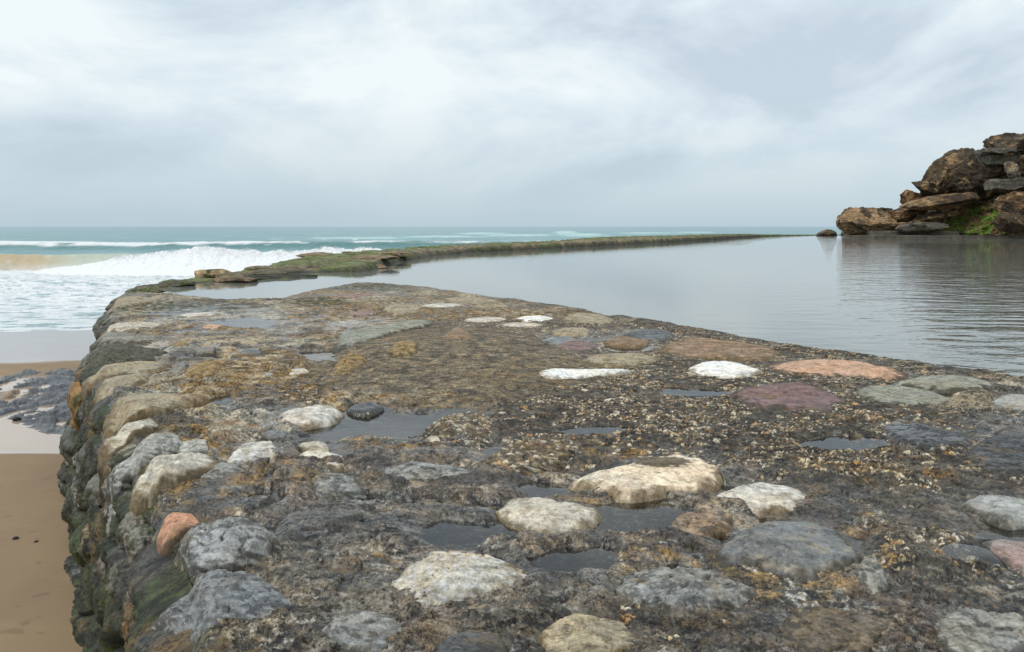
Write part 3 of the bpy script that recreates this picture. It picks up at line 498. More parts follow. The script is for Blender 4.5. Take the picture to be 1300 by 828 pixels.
# ------------------------------------------------------------------ stones set in the wall
def rcurve(P, n):
    P = np.asarray(P, float); m = len(P); outp = []
    per = max(4, int(np.ceil(n / m)))
    for i in range(m):
        p0, p1, p2, p3_ = P[i - 1], P[i], P[(i + 1) % m], P[(i + 2) % m]
        t = np.linspace(0, 1, per, endpoint=False)[:, None]
        outp.append(.5 * ((2 * p1) + (-p0 + p2) * t + (2 * p0 - 5 * p1 + 4 * p2 - p3_) * t * t + (-p0 + 3 * p1 - 3 * p2 + p3_) * t ** 3))
    return np.concatenate(outp)
def lcurve(P, n):
    P = np.asarray(P, float); m = len(P); per = n // m; t = np.linspace(0, 1, per, endpoint=False)[:, None]
    return np.concatenate([P[i] * (1 - t) + P[(i + 1) % m] * t for i in range(m)])
CN = dict(white=(236, 234, 226), cream=(222, 206, 182), pale=(196, 188, 172), tan=(160, 148, 124), grey=(136, 134, 126), lgrey=(160, 160, 154), blue=(118, 120, 120), dark=(76, 76, 76),
          pink=(150, 124, 116), peach=(198, 160, 134), purple=(130, 106, 104), brown=(140, 118, 94), ochre=(148, 124, 82), moss=(92, 90, 74), orange=(190, 142, 112), silver=(134, 134, 130), congl=(112, 100, 82), offw=(206, 200, 188), sage=(146, 146, 132))
def stone(pts, colr, hgt, label=None, second=None, wetv=.25, rough=1.0, p=5.0, tilt=(0, 0), seed=0, patch=None, sec_amt=.5, gravel=0, parent=None):
    P = np.array(pts, float); wpx = np.ptp(P[:, 0]); cu, cv = P.mean(0)
    hz_ = hgt * .8; cxw, cyw = gnd(cu, cv, hz_); mb = float(macro(np.array([cxw]), np.array([cyw]))[0]); mb = max(mb, -.06)
    W = np.stack(gnd(P[:, 0], P[:, 1], hz_ + mb), 1)
    na = int(np.clip(wpx * 2.6, 60, 520)); C = rcurve(W, na); C = .3 * C + .7 * lcurve(W, len(C)); ctr = C.mean(0); na = len(C)
    size = np.sqrt(np.ptp(W[:, 0]) * np.ptp(W[:, 1]))
    rr = C - ctr; ang = 1 + .08 * fbm2(C[:, 0] * 6 / max(size, .4), C[:, 1] * 6 / max(size, .4), 5, seed + 1, .6) + .012 * noise2(C[:, 0] * 40, C[:, 1] * 40, seed + 2)
    C = ctr + rr * (ang * 1.05)[:, None]
    nr = int(np.clip(na / 4, 16, 90)); t = np.linspace(0, 1, nr); rho = 1 - (1 - t) ** 1.6
    rho = np.concatenate([rho, np.full(10, 1.0)]); nr += 10; skd = np.repeat(np.concatenate([np.zeros(nr - 10), np.linspace(.03, .34, 10)]), na)
    G = ctr[None, None] + rho[:, None, None] * (C - ctr)[None]
    gx, gy = G[..., 0].ravel(), G[..., 1].ravel(); rh = np.repeat(rho, na)
    am = min(hgt, .09)
    n1_ = fbm2(gx * 3.2 / max(size, .25) * .6, gy * 3.2 / max(size, .25) * .6, 3, seed + 3); n2_ = fbm2(gx * 11, gy * 11, 5, seed + 4, .55)
    rd = 1 - np.abs(fbm2(gx * 6, gy * 8, 4, seed + 5)) * 3.2
    n3_ = fbm2(gx * 36, gy * 36, 4, seed + 6, .6)
    rhe = np.clip(rh * (1 + .09 * rh * fbm2(gx * 7, gy * 7, 5, seed + 21, .65) * 1.6), 0, 1); prof = np.clip(1 - rhe ** p, 0, 1) ** .5
    hgt = hgt * (.48 if hgt <= .10 else .66) + (.015 if cv > 530 else .010)
    base = np.clip(macro(gx, gy), -.10, 9) * .7 + .3 * mb
    zt = -.06 + (hgt + .06) * prof + prof * (.30 * am * n1_ + rough * (.011 * n2_ + .006 * rd + .005 * n3_)) * min(1, size * 2.2)
    rq = np.random.RandomState(seed); Rm = np.abs(C - ctr).max(0) + 1e-6
    if rough > .7:
        for _ in range(5):
            th_ = rq.rand() * 6.283; s_ = (gx - ctr[0]) / Rm[0] * math.cos(th_) + (gy - ctr[1]) / Rm[1] * math.sin(th_); pl = hgt * (1.0 - (.8 + .8 * rq.rand()) * (s_ - .25 - .5 * rq.rand())) + .004 * n2_
            zt = np.minimum(zt, np.maximum(pl, -.06))
    zt -= .010 * rough * prof * np.exp(-np.abs(fbm2(gx * 4, gy * 6, 4, seed + 23, .6)) / .018) * min(1, size * 2)
    zt -= skd; gx = gx + skd * .22 * fbm2(gx * 7 + zt * 9, gy * 7 - zt * 9, 3, seed + 31); gy = gy + skd * .22 * fbm2(gx * 7 - zt * 9, gy * 7 + zt * 9, 3, seed + 32)
    zt += prof * ((gx - ctr[0]) * tilt[0] + (gy - ctr[1]) * tilt[1]) + base
    # colour
    skm = ss(.02, .12, skd)
    gx0, gy0 = gx, gy; gx = gx + 1.1 * zt; gy = gy + 1.6 * zt
    k = alb(*CN[colr]); sc_ = alb(*CN[second]) if second else k * .62
    cc = np.tile(k, (len(gx), 1)) * (1 + .18 * fbm2(gx * 5, gy * 5, 4, seed + 8))[:, None]
    cc = mixc(cc, sec_amt * ss(-.02, .38, fbm2(gx * 7, gy * 7, 5, seed + 9)), sc_)
    if colr != 'white':
        cc = mixc(cc, .6 * ss(.08, .3, fbm2(gx * 16, gy * 16, 4, seed + 10, .7)), k * .35); cc = mixc(cc, .35 * ss(.05, .25, fbm2(gx * 24, gy * 24, 4, seed + 16, .7)), np.minimum(k * 1.45, .8))
    rimm = ss(.74, .95, rh + .30 * n2_); cc = mixc(cc, rimm * (.85 if colr != 'white' else .75), alb(112, 94, 62) if colr in ('white', 'cream', 'offw', 'pale', 'tan', 'brown') else alb(74, 66, 50))
    if rough >= 1.8:
        cc = mixc(cc, .65 * ss(.0, .16, fbm2(gx * 22, gy * 17, 4, seed + 17, .62)), np.minimum(k * 1.5, .6)); cc = mixc(cc, (.75 if k.mean() < .28 else .42) * ss(.02, .22, fbm2(gx * 15, gy * 13, 4, seed + 18, .62)), k * .3)
    if colr not in ('white', 'cream', 'blue'):
        cc = mixc(cc, .55 * ss(.2, .42, fbm2(gx * 4.5, gy * 4.5, 4, seed + 12)), alb(120, 98, 58))
    if patch:
        px_, py_ = gnd(patch[0], patch[1], hz_); ru_, rv_ = patch[2] / F * py_, patch[3] * py_ ** 2 / (F * HC)
        d_ = np.sqrt(((gx - px_) / ru_) ** 2 + ((gy - py_) / rv_) ** 2) + .7 * fbm2(gx * 14, gy * 14, 4, seed + 15)
        pm = 1 - ss(.75, 1.1, d_); cc = mixc(cc, .9 * pm, alb(96, 84, 62)); zt += .004 * pm * np.abs(n3_) * 3
    if gravel:
        for scl, thr, hh in ((22., .68, .013), (42., .55, .007)):
            b1, b2, bid = worley(gx * scl, gy * scl, seed + 40); dm = np.sqrt(np.clip(1 - (b1 / .46) ** 2, 0, 1)) * (bid > thr)
            zt += hh * gravel * dm * prof; m_ = ss(.25, .5, dm); ki = (bid * 7919 % 1 * len(PCOL)).astype(int) % len(PCOL)
            cc = cc * (1 - .85 * m_[:, None]) + PCOL[ki] * .75 * m_[:, None]
    cc = mixc(cc, .75 * skm, alb(70, 66, 52))
    gx, gy = gx0, gy0; co = np.stack([gx, gy, zt], 1)
    i = np.arange(nr * na).reshape(nr, na); j = np.roll(i, -1, axis=1)
    qd = np.stack([i[:-1], j[:-1], j[1:], i[1:]], -1).reshape(-1, 4)
    v0, v1, v2 = co[qd[na * 3][0]], co[qd[na * 3][1]], co[qd[na * 3][2]]
    if np.cross(v1 - v0, v2 - v0)[2] < 0: qd = qd[:, ::-1]
    wt = np.clip(wetv + .3 * ss(.02, -.03, zt - base), 0, 1)
    o = mesh_obj('stone', co, qd, M_STONE, parent or wall, {'Col': np.clip(cc * np.clip((cc.mean(1) / .25) ** .3, .6, 1.0)[:, None], .01, .86), 'Wet': wt})
    if label: o['label'] = label
    return o
for i, (pts, cn, hg, lb, kw) in enumerate(S):
    stone(pts, cn, hg, lb, seed=1000 + 37 * i, **kw)
print('stones', len(S))

ICO = {}
def ico(sub):
    if sub not in ICO:
        b = bmesh.new(); bmesh.ops.create_icosphere(b, subdivisions=sub, radius=1)
        b.verts.ensure_lookup_table()
        ICO[sub] = (np.array([v_.co[:] for v_ in b.verts]), np.array([[l.vert.index for l in f.loops] for f in b.faces])); b.free()
    return ICO[sub]
def blob(name, ctr, dims, rotz, seed, mat, color, parent=None, sub=5, planes=9, cut=.72, rough=.10, cols2=None, wet_=.2, freq=1.6, tiltx=0., tilty=0., strata=0.):
    V0, Fc = ico(sub); V_ = V0.copy(); rs = np.random.RandomState(seed)
    for k in range(planes):
        n_ = rs.normal(size=3); n_ /= np.linalg.norm(n_); c_ = cut + rs.rand() * (1 - cut) * .8
        d_ = V_ @ n_; V_ = V_ - np.where(d_ > c_, d_ - c_, 0)[:, None] * n_ * .95
    V_ = V_ / np.abs(V_).max(0)
    P_ = V_ * np.array(dims)
    s_ = max(dims)
    dn = fbm3(V0 * 1.0 + seed % 97, freq, 5, seed, .5) * rough * .8 + np.abs(fbm3(V0 + seed % 31, freq * 2.7, 4, seed + 5)) * -rough * .7 + fbm3(V0 + 3, freq * 9, 3, seed + 9) * rough * .22
    if strata: dn = dn + strata * (np.abs(((V_[:, 2] * 6 + fbm3(V0, 1.5, 2, seed)) % 1) - .5) - .25)
    P_ = P_ + V0 * (dn * min(dims) * 1.6)[:, None]
    R = (Matrix.Rotation(rotz, 3, 'Z') @ Matrix.Rotation(tilty, 3, 'Y') @ Matrix.Rotation(tiltx, 3, 'X')); R = np.array(R)
    P_ = P_ @ R.T + np.array(ctr)
    base = alb(*color); cc = np.tile(base, (len(P_), 1)) * (1 + .35 * fbm3(P_ / s_, 3.5, 4, seed + 11))[:, None]
    for (c2, thr, fr) in (cols2 or ()):
        cc = mixc(cc, .85 * ss(thr, thr + .25, fbm3(P_ / s_ + 9, fr, 5, seed + int(fr * 7))), alb(*c2))
    return mesh_obj(name, P_, None, mat, parent, {'Col': np.clip(cc, .008, .86), 'Wet': np.full(len(P_), wet_)}, tris=Fc, up=None)
# stones bulging from the seaward face: photo px, depth below the top, half sizes (along, out, up)
MO = ((50, 60, 24), -.02, 2.0)
for k, (pu, pv, dd, ra, ro, ru, colr, lb) in enumerate([
    (110, 512, .42, .32, .14, .30, (146, 112, 62), 'rusty orange block high on the seaward face'),
    (150, 655, .30, .26, .10, .13, (140, 140, 136), None), (185, 672, .16, .13, .09, .08, (120, 118, 108), None),
    (122, 715, .52, .17, .12, .15, (112, 106, 100), None), (205, 690, .12, .12, .08, .09, (126, 122, 110), None),
    (128, 622, .42, .2, .12, .14, (112, 112, 104), None), (100, 560, .9, .4, .16, .22, (96, 98, 92), None), (92, 640, 1.1, .3, .16, .2, (70, 74, 60), None),
    (118, 585, .55, .24, .13, .16, (106, 106, 100), None), (136, 420, .35, .5, .18, .25, (88, 88, 74), None), (120, 470, .5, .35, .15, .25, (104, 102, 92), None),
    (98, 690, 1.0, .22, .13, .16, (62, 74, 40), None), (150, 735, .45, .13, .1, .11, (100, 98, 84), None), (107, 460, .55, .35, .16, .2, (92, 90, 78), None)]):
    yy = F * (HC + dd) / (pv - HZ); xx = edge_x(np.array(yy)) - (.10 + .12 * dd)
    o = blob('stone', (float(xx) + .02, yy, -dd), (ra, ro, ru), math.radians(117), 500 + k * 13, M_STONE, colr, wall, sub=5, planes=8, rough=.16, cols2=[MO and ((46, 56, 22), .05, 2.2), ((60, 56, 44), .1, 5)], wet_=.4, freq=1.9)
    if lb: o['label'] = lb

# ------------------------------------------------------------------ puddles
for (cu, cv, ru, rv, lv) in PUDDLES:
    th = np.linspace(0, 2 * math.pi, 48, endpoint=False)
    ring = [np.stack(gnd(cu + ru * k * np.cos(th), cv + rv * k * np.sin(th), lv), 1) for k in (.02, .5, .9, 1.22)]
    P_ = np.concatenate(ring); co = np.column_stack([P_, np.full(len(P_), lv)])
    tag(mesh_obj('puddle', co, grid_quads(4, 48, wrap=True), M_PUDDLE), kind='structure')

vf = np.linspace(900, 470, 90); uf = np.linspace(150, 1500, 160); UF, VF = np.meshgrid(uf, vf); xf, yf = gnd(UF, VF); xf = xf.ravel(); yf = yf.ravel()
kf = ((edge_x(yf) - xf) < -.45) & (poly_sd(xf, yf, PE) * np.sign(poly_sd(np.array([0.]), np.array([4.]), PE))[0] > .5)
tag(mesh_obj('puddle', np.stack([xf, yf, macro(xf, yf) - .021], 1), grid_quads(90, 160, keep=kf)[:, ::-1], M_PUDDLE), kind='structure')

# ------------------------------------------------------------------ far curved wall
print('far wall')
# stations: (inner waterline u, v), (outer crest u, v, z)
FW = [((222, 364), (206, 362.5, -.03)), ((235, 361.5), (215, 359, .02)), ((285, 357), (240, 352.5, .03)), ((330, 349.5), (262, 349.5, .06)), ((380, 347), (310, 342, .10)), ((430, 346), (355, 333, .16)),
      ((465, 346.5), (385, 326, .25)), ((480, 343), (405, 322.5, .3)), ((500, 334.5), (450, 318.5, .33)), ((530, 329), (500, 316, .34)), ((560, 324.5), (540, 312.8, .36)), ((600, 321), (590, 309.5, .38)), ((650, 318.6), (650, 308, .40)),
      ((700, 316), (705, 305.5, .42)), ((750, 313.6), (745, 302, .5)), ((800, 311), (800, 300, .52)), ((850, 308.3), (850, 299, .52)), ((900, 305), (900, 297.6, .52)), ((945, 301.8), (945, 297, .42)), ((985, 299.6), (985, 297.9, .2)), ((1040, 298.6), (1040, 298.0, .05)), ((1110, 298.6), (1110, 297.9, .05))]
IN = np.array([gnd(a[0], a[1], ZW) for a, b in FW]); OU = np.array([gnd(b[0], b[1], b[2]) for a, b in FW]); OZ = np.array([b[2] for a, b in FW])
def resample(P, n):
    P = np.asarray(P, float); d = np.concatenate([[0], np.cumsum(np.linalg.norm(np.diff(P[:, :2], axis=0), axis=1))])
    return d
si = np.linspace(0, len(FW) - 1, 1500); kidx = np.arange(len(FW))
def smooth(a):
    return np.interp(si, kidx, a)
def sm(a, k=25):
    b = np.convolve(np.pad(a, k, mode='edge'), np.ones(2 * k + 1) / (2 * k + 1), 'valid'); return b
INx, INy, OUx, OUy, OZs = [sm(smooth(a)) for a in (IN[:, 0], IN[:, 1], OU[:, 0], OU[:, 1], OZ)]
wid = np.hypot(OUx - INx, OUy - INy)
# cross profile: parameter c from inside the pool to the sea
cs = np.concatenate([np.linspace(-.35, 0, 8, endpoint=False), np.linspace(0, 1, 90, endpoint=False), np.linspace(1, 1.5, 22)])
SI, CS = np.meshgrid(np.arange(len(si)), cs, indexing='ij'); ii = SI.ravel(); cc_ = CS.ravel()
dirx, diry = (OUx - INx) / wid, (OUy - INy) / wid
over_in = np.clip(-cc_, 0, 1); over_out = np.clip(cc_ - 1, 0, 1); cin = np.clip(cc_, 0, 1)
W_ = wid[ii]
X2 = INx[ii] + dirx[ii] * (cin * W_ - over_in * 1.5 + over_out * 2.4); Y2 = INy[ii] + diry[ii] * (cin * W_ - over_in * 1.5 + over_out * 2.4)
ox = OZs[ii]
rise = ss(0, .22, cin * np.clip(W_ / 3, .6, 3)) * .62 + .38 * cin
Z2 = ZW - .02 + (ox - ZW) * rise - over_in * 3.0 - np.clip(over_out * 2, 0, 1) ** .7 * 2.6
a1, a2, aid = worley(X2 * 1.1 + .3 * noise2(X2, Y2, 3), Y2 * 1.1, 405); dm2 = np.sqrt(np.clip(1 - (a1 / .75) ** 2, 0, 1)) * ss(0, .15, a2 - a1)
top = ss(-.02, .06, cc_) * ss(1.25, 1.0, cc_)
Z2 += (.09 * dm2 * (aid > .2) - .05 * np.exp(-np.clip(a2 - a1, 0, 9) / .06) + .06 * fbm2(X2 * .5, Y2 * .5, 4, 411) + .03 * fbm2(X2 * 3, Y2 * 3, 4, 412) - .03) * top * np.clip(.35 + ox, .4, 1) * np.clip(W_ / 2.5, .25, 1)
X2 += .12 * fbm2(X2 * 1.5, Y2 * 1.5, 3, 413); Y2 += .12 * fbm2(X2 * 1.5, Y2 * 1.5, 3, 414)
C2 = np.tile(alb(124, 110, 86), (len(X2), 1)); fc2 = np.array([alb(138, 120, 92), alb(104, 94, 78), alb(150, 134, 106), alb(92, 82, 66), alb(128, 108, 80)])
kk = (aid * 911 % 1 * 5).astype(int) % 5; C2 = C2 * .4 + fc2[kk] * .6
C2 = mixc(C2, .6 * ss(0, .35, fbm2(X2 * 1.4, Y2 * 1.4, 4, 421)), alb(80, 72, 58))
su = 650 + F * X2 / Y2
gm = ss(-.35, .1, fbm2(X2 * .45, Y2 * .45, 4, 422) + .55 * ss(.45, .95, cc_) - .22 + .25 * np.exp(-((su - 440) / 60) ** 2))
C2 = mixc(C2, .85 * gm * top, alb(96, 106, 50)); C2 = mixc(C2, .6 * gm * top * ss(0, .3, fbm2(X2 * 2, Y2 * 2, 3, 423)), alb(58, 72, 30))
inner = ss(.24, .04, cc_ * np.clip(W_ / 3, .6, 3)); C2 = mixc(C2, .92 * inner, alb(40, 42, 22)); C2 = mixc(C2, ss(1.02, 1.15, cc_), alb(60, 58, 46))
far = tag(empty('curved_sea_wall', (0, 40, 0)), 'long curved mossy sea wall running away between the pool and the open sea', 'sea wall')
q = grid_quads(len(si), len(cs))
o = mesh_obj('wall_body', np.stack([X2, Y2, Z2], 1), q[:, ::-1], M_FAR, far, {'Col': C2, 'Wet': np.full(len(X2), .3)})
for k, (pu, pv, zz_, a_, b_, c_, colr) in enumerate([(200, 366, -.10, .5, .5, .13, (96, 92, 80)), (186, 370, -.08, .45, .4, .12, (104, 98, 84)), (268, 350.5, .03, .62, .4, .20, (176, 152, 116)), (226, 361, -.02, .5, .4, .13, (92, 92, 76)), (296, 350, .03, .7, .5, .10, (110, 100, 76)), (403, 324, .26, 1.0, .8, .14, (150, 124, 92)),
      (330, 341, .08, .9, .6, .08, (128, 112, 84)), (470, 327, .22, 1.4, 1.0, .08, (144, 122, 92)), (300, 356, -.03, .8, .5, .14, (116, 98, 74)), (345, 353, -.06, 1.0, .45, .09, (46, 52, 34)), (370, 351.5, -.06, 1.0, .4, .08, (46, 50, 34)), (318, 354, -.05, .9, .4, .1, (50, 54, 34)),
      (455, 339, .0, 1.0, .7, .12, (128, 104, 76)), (420, 338, .03, 1.1, .8, .12, (140, 120, 92)), (380, 341, .03, 1.1, .8, .12, (118, 104, 82)), (500, 323, .22, 1.0, .8, .12, (134, 112, 84)), (345, 346, .0, 1.0, .6, .1, (96, 88, 70))]):
    gx_, gy_ = gnd(pu, pv, zz_); o = blob('stone', (float(gx_), float(gy_), zz_), (a_, b_, c_), .3 * k, 700 + k * 7, M_FAR, colr, far, sub=5, planes=14, cut=.6, rough=.2, cols2=[((76, 84, 40), .08, 2.0), ((62, 54, 42), .1, 5.0)])

# pool water (also covers the overflow channel)
m, t, o_ = mat_new('pool_water'); p = N(t, 'ShaderNodeBsdfPrincipled'); t.links.new(p.outputs[0], o_.inputs[0])
p.inputs['Base Color'].default_value = (0.20, 0.205, 0.18, 1); p.inputs['Roughness'].default_value = .012; p.inputs['IOR'].default_value = 1.33
g = N(t, 'ShaderNodeNewGeometry'); mpn = N(t, 'ShaderNodeMapping'); mpn.inputs['Scale'].default_value = (.55, 1, 1); t.links.new(g.outputs['Position'], mpn.inputs[0])
b1 = noise_node(t, mpn.outputs[0], 3.2, 3); b2 = noise_node(t, mpn.outputs[0], .8, 2); b3 = noise_node(t, g.outputs['Position'], .06, 2)
sx = N(t, 'ShaderNodeSeparateXYZ'); t.links.new(g.outputs['Position'], sx.inputs[0])
brz = N(t, 'ShaderNodeMapRange'); t.links.new(M(t, 'ADD', M(t, 'DIVIDE', sx.outputs[0], M(t, 'MAXIMUM', sx.outputs[1], 1.0)), M(t, 'MULTIPLY', M(t, 'SUBTRACT', b3, .5), .5)), brz.inputs[0])
brz.inputs[1].default_value = .25; brz.inputs[2].default_value = .56; brz.inputs[3].default_value = .12; brz.inputs[4].default_value = 1.0
bm_ = N(t, 'ShaderNodeBump'); bm_.inputs['Distance'].default_value = .020
t.links.new(brz.outputs[0], bm_.inputs['Strength']); t.links.new(M(t, 'ADD', b1, M(t, 'MULTIPLY', b2, 1.6)), bm_.inputs['Height']); t.links.new(bm_.outputs[0], p.inputs['Normal'])
M_POOL = m
LB = [gnd(a, b, ZW) for a, b in ((212, 370), (196, 369), (186, 366), (192, 363.8))]
ring = [tuple(P_) for P_ in (IN + (OU - IN) * .25)]
ring += [(120, 150), (160, 90), (120, 20), (30, 2.6)]
near_in = [(a, b) for a, b in PE[:-1]]  # waterline of the near wall from right to left
# go a little under the near wall
def inward(P, d):
    return [(a, b - d) for a, b in P]
near_ring = [(12, 3.0)] + [(a - .0, b - .45) for a, b in PE[2:24]] + [(a, b - .35) for a, b in PE[24:27]] + [tuple(map(float, l)) for l in LB]
poly = near_ring + ring
bmw = bmesh.new(); vsx = [bmw.verts.new((a, b, ZW)) for a, b in poly]; fce = bmw.faces.new(vsx); bmesh.ops.triangulate(bmw, faces=[fce]); bmesh.ops.recalc_face_normals(bmw, faces=bmw.faces)
if sum(f_.normal.z for f_ in bmw.faces) < 0: bmesh.ops.reverse_faces(bmw, faces=bmw.faces)
me = bpy.data.meshes.new('pool_water'); bmw.to_mesh(me); bmw.free(); me.materials.append(M_POOL)
po = bpy.data.objects.new('pool_water', me); COL.objects.link(po); tag(po, kind='structure')

# ------------------------------------------------------------------ sea
print('sea')
SEA = -1.7
def sea_z(x, y):
    u_ = 650 + F * x / y
    z = .10 * fbm2(x * .12, y * .25, 4, 601) * ss(30, 70, y) + .05 * fbm2(x * .8, y * 1.4, 3, 602) * ss(30, 60, y) * (1 - ss(200, 600, y)) + .35 * fbm2(x * .02, y * .045, 3, 603) * ss(120, 300, y) + .02 * fbm2(x * 1.2, y * 2.6, 3, 604)
    # wave that has not broken
    yc = 108 + 5 * noise2(x * .03, y * 0, 611) + .02 * x; dy = y - yc
    amp = 1.42 * (.85 + .25 * noise2(x * .05, y * 0 + 3, 612)) * ss(60, 30, x) 
    sh = np.where(dy > 0, np.exp(-(dy / 9) ** 2), np.exp(-(dy / 6.0) ** 2)); z = z + amp * sh
    # breaking wave
    yc2 = 59 + 1.2 * noise2(x * .08, y * 0, 621) - .02 * (x + 30); dy = y - yc2
    a2_ = 1.12 * ss(8, -6, x) * (1 + .16 * fbm2(x * .16, y * 0, 4, 622))
    z = z + a2_ * np.where(dy > 0, np.exp(-(dy / 5) ** 2), np.clip(1 + dy / 1.1, 0, 1) ** .55)
    yc3 = 45 + 2 * noise2(x * .09, y * 0, 631); z = z + .16 * np.exp(-((y - yc3) / 2.0) ** 2) + .10 * np.exp(-((y - 37 - 2 * noise2(x * .11, y * 0, 632)) / 1.5) ** 2)
    return z, yc, yc2
vs2 = np.concatenate([np.linspace(288.03, 289, 60, endpoint=False) , np.linspace(289, 345, 560, endpoint=False), np.linspace(345, 440, 330)])
us2 = np.concatenate([np.linspace(-1500, -150, 120, endpoint=False), np.linspace(-150, 760, 760, endpoint=False), np.linspace(760, 2600, 260)])
Y3 = F * (HC - SEA) / (vs2 - HZ); U3, YY3 = np.meshgrid(us2, Y3); x3 = ((U3 - 650) / F * YY3).ravel(); y3 = YY3.ravel(); u3 = U3.ravel()
z3, yc1, yc2 = sea_z(x3, y3)
dy2 = y3 - yc2; lx = ss(-17.5, -21, x3 + 2 * noise2(y3 * .2, x3 * .2, 5))      # left, still unbroken
# white water
fo = ss(-.55, .1, fbm2(x3 * .35, y3 * .9, 5, 641) + .55 * ss(26, 34, y3) - .35) * ss(1.0, -1.0, dy2)
fo = np.maximum(fo, (1 - lx) * ss(6, 0, np.abs(dy2 + 2)) * ss(-4, -12, x3)); fo = np.maximum(fo, ss(-1.0, -2.2, dy2) * .88)
streak = ss(.04, .22, fbm2(x3 * .7, y3 * 1.7, 5, 642, .68)) * ss(56, 48, y3); fo = fo * (1 - .7 * streak)
crest1 = ss(-3.2, -1.2, y3 - yc1 + 1.6 * ss(-20, -50, x3) + 2.4 * fbm2(x3 * .22, y3 * 0, 5, 645, .65)) * ss(6, 2, y3 - yc1) * ss(-.35, .1, fbm2(x3 * .10, y3 * .15, 5, 643, .65) * 1.5 + .42 * ss(-20, -60, x3) - .14) * ss(25, -5, x3)
fo = np.maximum(fo, crest1)
flk = ss(.42, .5, fbm2(x3 * .09, y3 * .16, 4, 644)) * ss(75, 120, y3) * ss(700, 200, y3); fo = np.maximum(fo, .8 * flk)
rb = np.zeros_like(x3)
for (cu, cv, ru_, rv_) in ((610, 297.3, 28, 1.2), (718, 296.3, 14, 2.2), (740, 299.5, 30, 1.5), (455, 304, 60, 1), (660, 300, 40, 1.0), (560, 302.5, 50, 1), (820, 297, 30, .7), (880, 296, 24, .5)):
    vv = HZ + F * (HC - SEA) / y3; rb = np.maximum(rb, ell(u3, vv, cu, cv, ru_, rv_, .4, .8 * fbm2(x3 * .2, y3 * .2, 4, 650)))
fo = np.maximum(fo, rb * .5); z3 += .5 * rb
brown = np.exp(-((u3 - 25) / 48) ** 2) * ss(1.5, 0, dy2) * ss(-3, -1, dy2)
sc_ = np.tile(alb(92, 138, 142), (len(x3), 1)); sc_ = mixc(sc_, ss(-.3, .4, fbm2(x3 * .05, y3 * .1, 4, 660)), alb(118, 160, 162))
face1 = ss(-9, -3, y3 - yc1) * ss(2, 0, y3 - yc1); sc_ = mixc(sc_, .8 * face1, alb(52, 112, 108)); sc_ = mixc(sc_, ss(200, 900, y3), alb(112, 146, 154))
sc_ = mixc(sc_, rb * .9, alb(110, 180, 172))
curl = ss(1.2, -.2, dy2) * ss(-3.5, -1.2, dy2) * lx; sc_ = mixc(sc_, curl, alb(186, 194, 176)); sc_ = mixc(sc_, curl * np.clip(brown * 1.3, 0, 1), alb(190, 168, 130))
fo = fo * (1 - .9 * curl * ss(-1.4, -.7, dy2)) ; fo = np.maximum(fo, curl * .35 * ss(-.1, .6, fbm2(x3 * 1.2, y3 * 1.0, 4, 671)))
z3 += fo * .22 * np.abs(fbm2(x3 * 1.1, y3 * 1.6, 4, 672)) * ss(26, 40, y3) * (y3 < 80)
foam_c = mixc(np.tile(np.array([.86, .87, .88]), (len(x3), 1)), ss(-.1, .35, fbm2(x3 * .6, y3 * 1.8, 4, 681)) * .5, alb(190, 202, 206))
C3 = sc_ * (1 - fo[:, None]) + foam_c * fo[:, None]
# thin the sheet where the near wall and pool stand
m, t, o_ = mat_new('sea_water'); p = N(t, 'ShaderNodeBsdfPrincipled'); t.links.new(p.outputs[0], o_.inputs[0])
a = N(t, 'ShaderNodeAttribute', attribute_name='Col'); fa = N(t, 'ShaderNodeAttribute', attribute_name='Foam'); t.links.new(a.outputs['Color'], p.inputs['Base Color'])
rr = N(t, 'ShaderNodeMapRange'); t.links.new(fa.outputs['Fac'], rr.inputs[0]); rr.inputs[3].default_value = .28; rr.inputs[4].default_value = .95; t.links.new(rr.outputs[0], p.inputs['Roughness']); p.inputs['IOR'].default_value = 1.33
g = N(t, 'ShaderNodeNewGeometry'); b1 = noise_node(t, g.outputs['Position'], .9, 6, .65); b2 = noise_node(t, g.outputs['Position'], .12, 5, .6)
bb = N(t, 'ShaderNodeBump'); bb.inputs['Distance'].default_value = .5; bb.inputs['Strength'].default_value = .8; t.links.new(M(t, 'ADD', b1, M(t, 'MULTIPLY', b2, 3.5)), bb.inputs['Height']); t.links.new(bb.outputs[0], p.inputs['Normal'])
M_SEA = m
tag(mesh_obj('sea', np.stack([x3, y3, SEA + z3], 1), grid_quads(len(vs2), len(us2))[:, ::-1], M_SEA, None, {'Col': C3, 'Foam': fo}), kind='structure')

# burst of white water on the breaking wave
m, t, o_ = mat_new('white_water'); p = N(t, 'ShaderNodeBsdfPrincipled'); t.links.new(p.outputs[0], o_.inputs[0])
p.inputs['Base Color'].default_value = (.86, .86, .86, 1); p.inputs['Roughness'].default_value = 1; p.inputs['Specular IOR Level'].default_value = .1
p.inputs['Subsurface Weight'].default_value = .0
M_WHITE = m
BU = [(60, 341), (100, 337), (135, 331), (150, 325), (180, 323), (205, 319), (235, 316), (252, 312), (275, 313), (300, 317), (320, 316), (335, 320), (355, 317), (370, 319), (390, 317), (415, 313), (440, 316), (470, 314), (495, 318), (530, 325)]
bu = np.array(BU, float); YB = 56.5
ub = np.linspace(60, 530, 620); hb = (HC - (np.interp(ub, bu[:, 0], bu[:, 1]) - HZ) / F * YB) - SEA
tb = np.linspace(-1, 1, 150); UB, TB = np.meshgrid(ub, tb); HB = np.tile(hb, (len(tb), 1)); xb = ((UB - 650) / F * YB).ravel(); yb = (YB + TB * np.where(TB < 0, 5.0, 2.2)).ravel(); hb_ = HB.ravel(); tb_ = TB.ravel()
prof = np.clip(1 - np.abs(tb_) ** 1.3, 0, 1)
bil = 1 - np.abs(fbm2(xb * .8, yb * .8, 5, 701, .6)) * 1.6
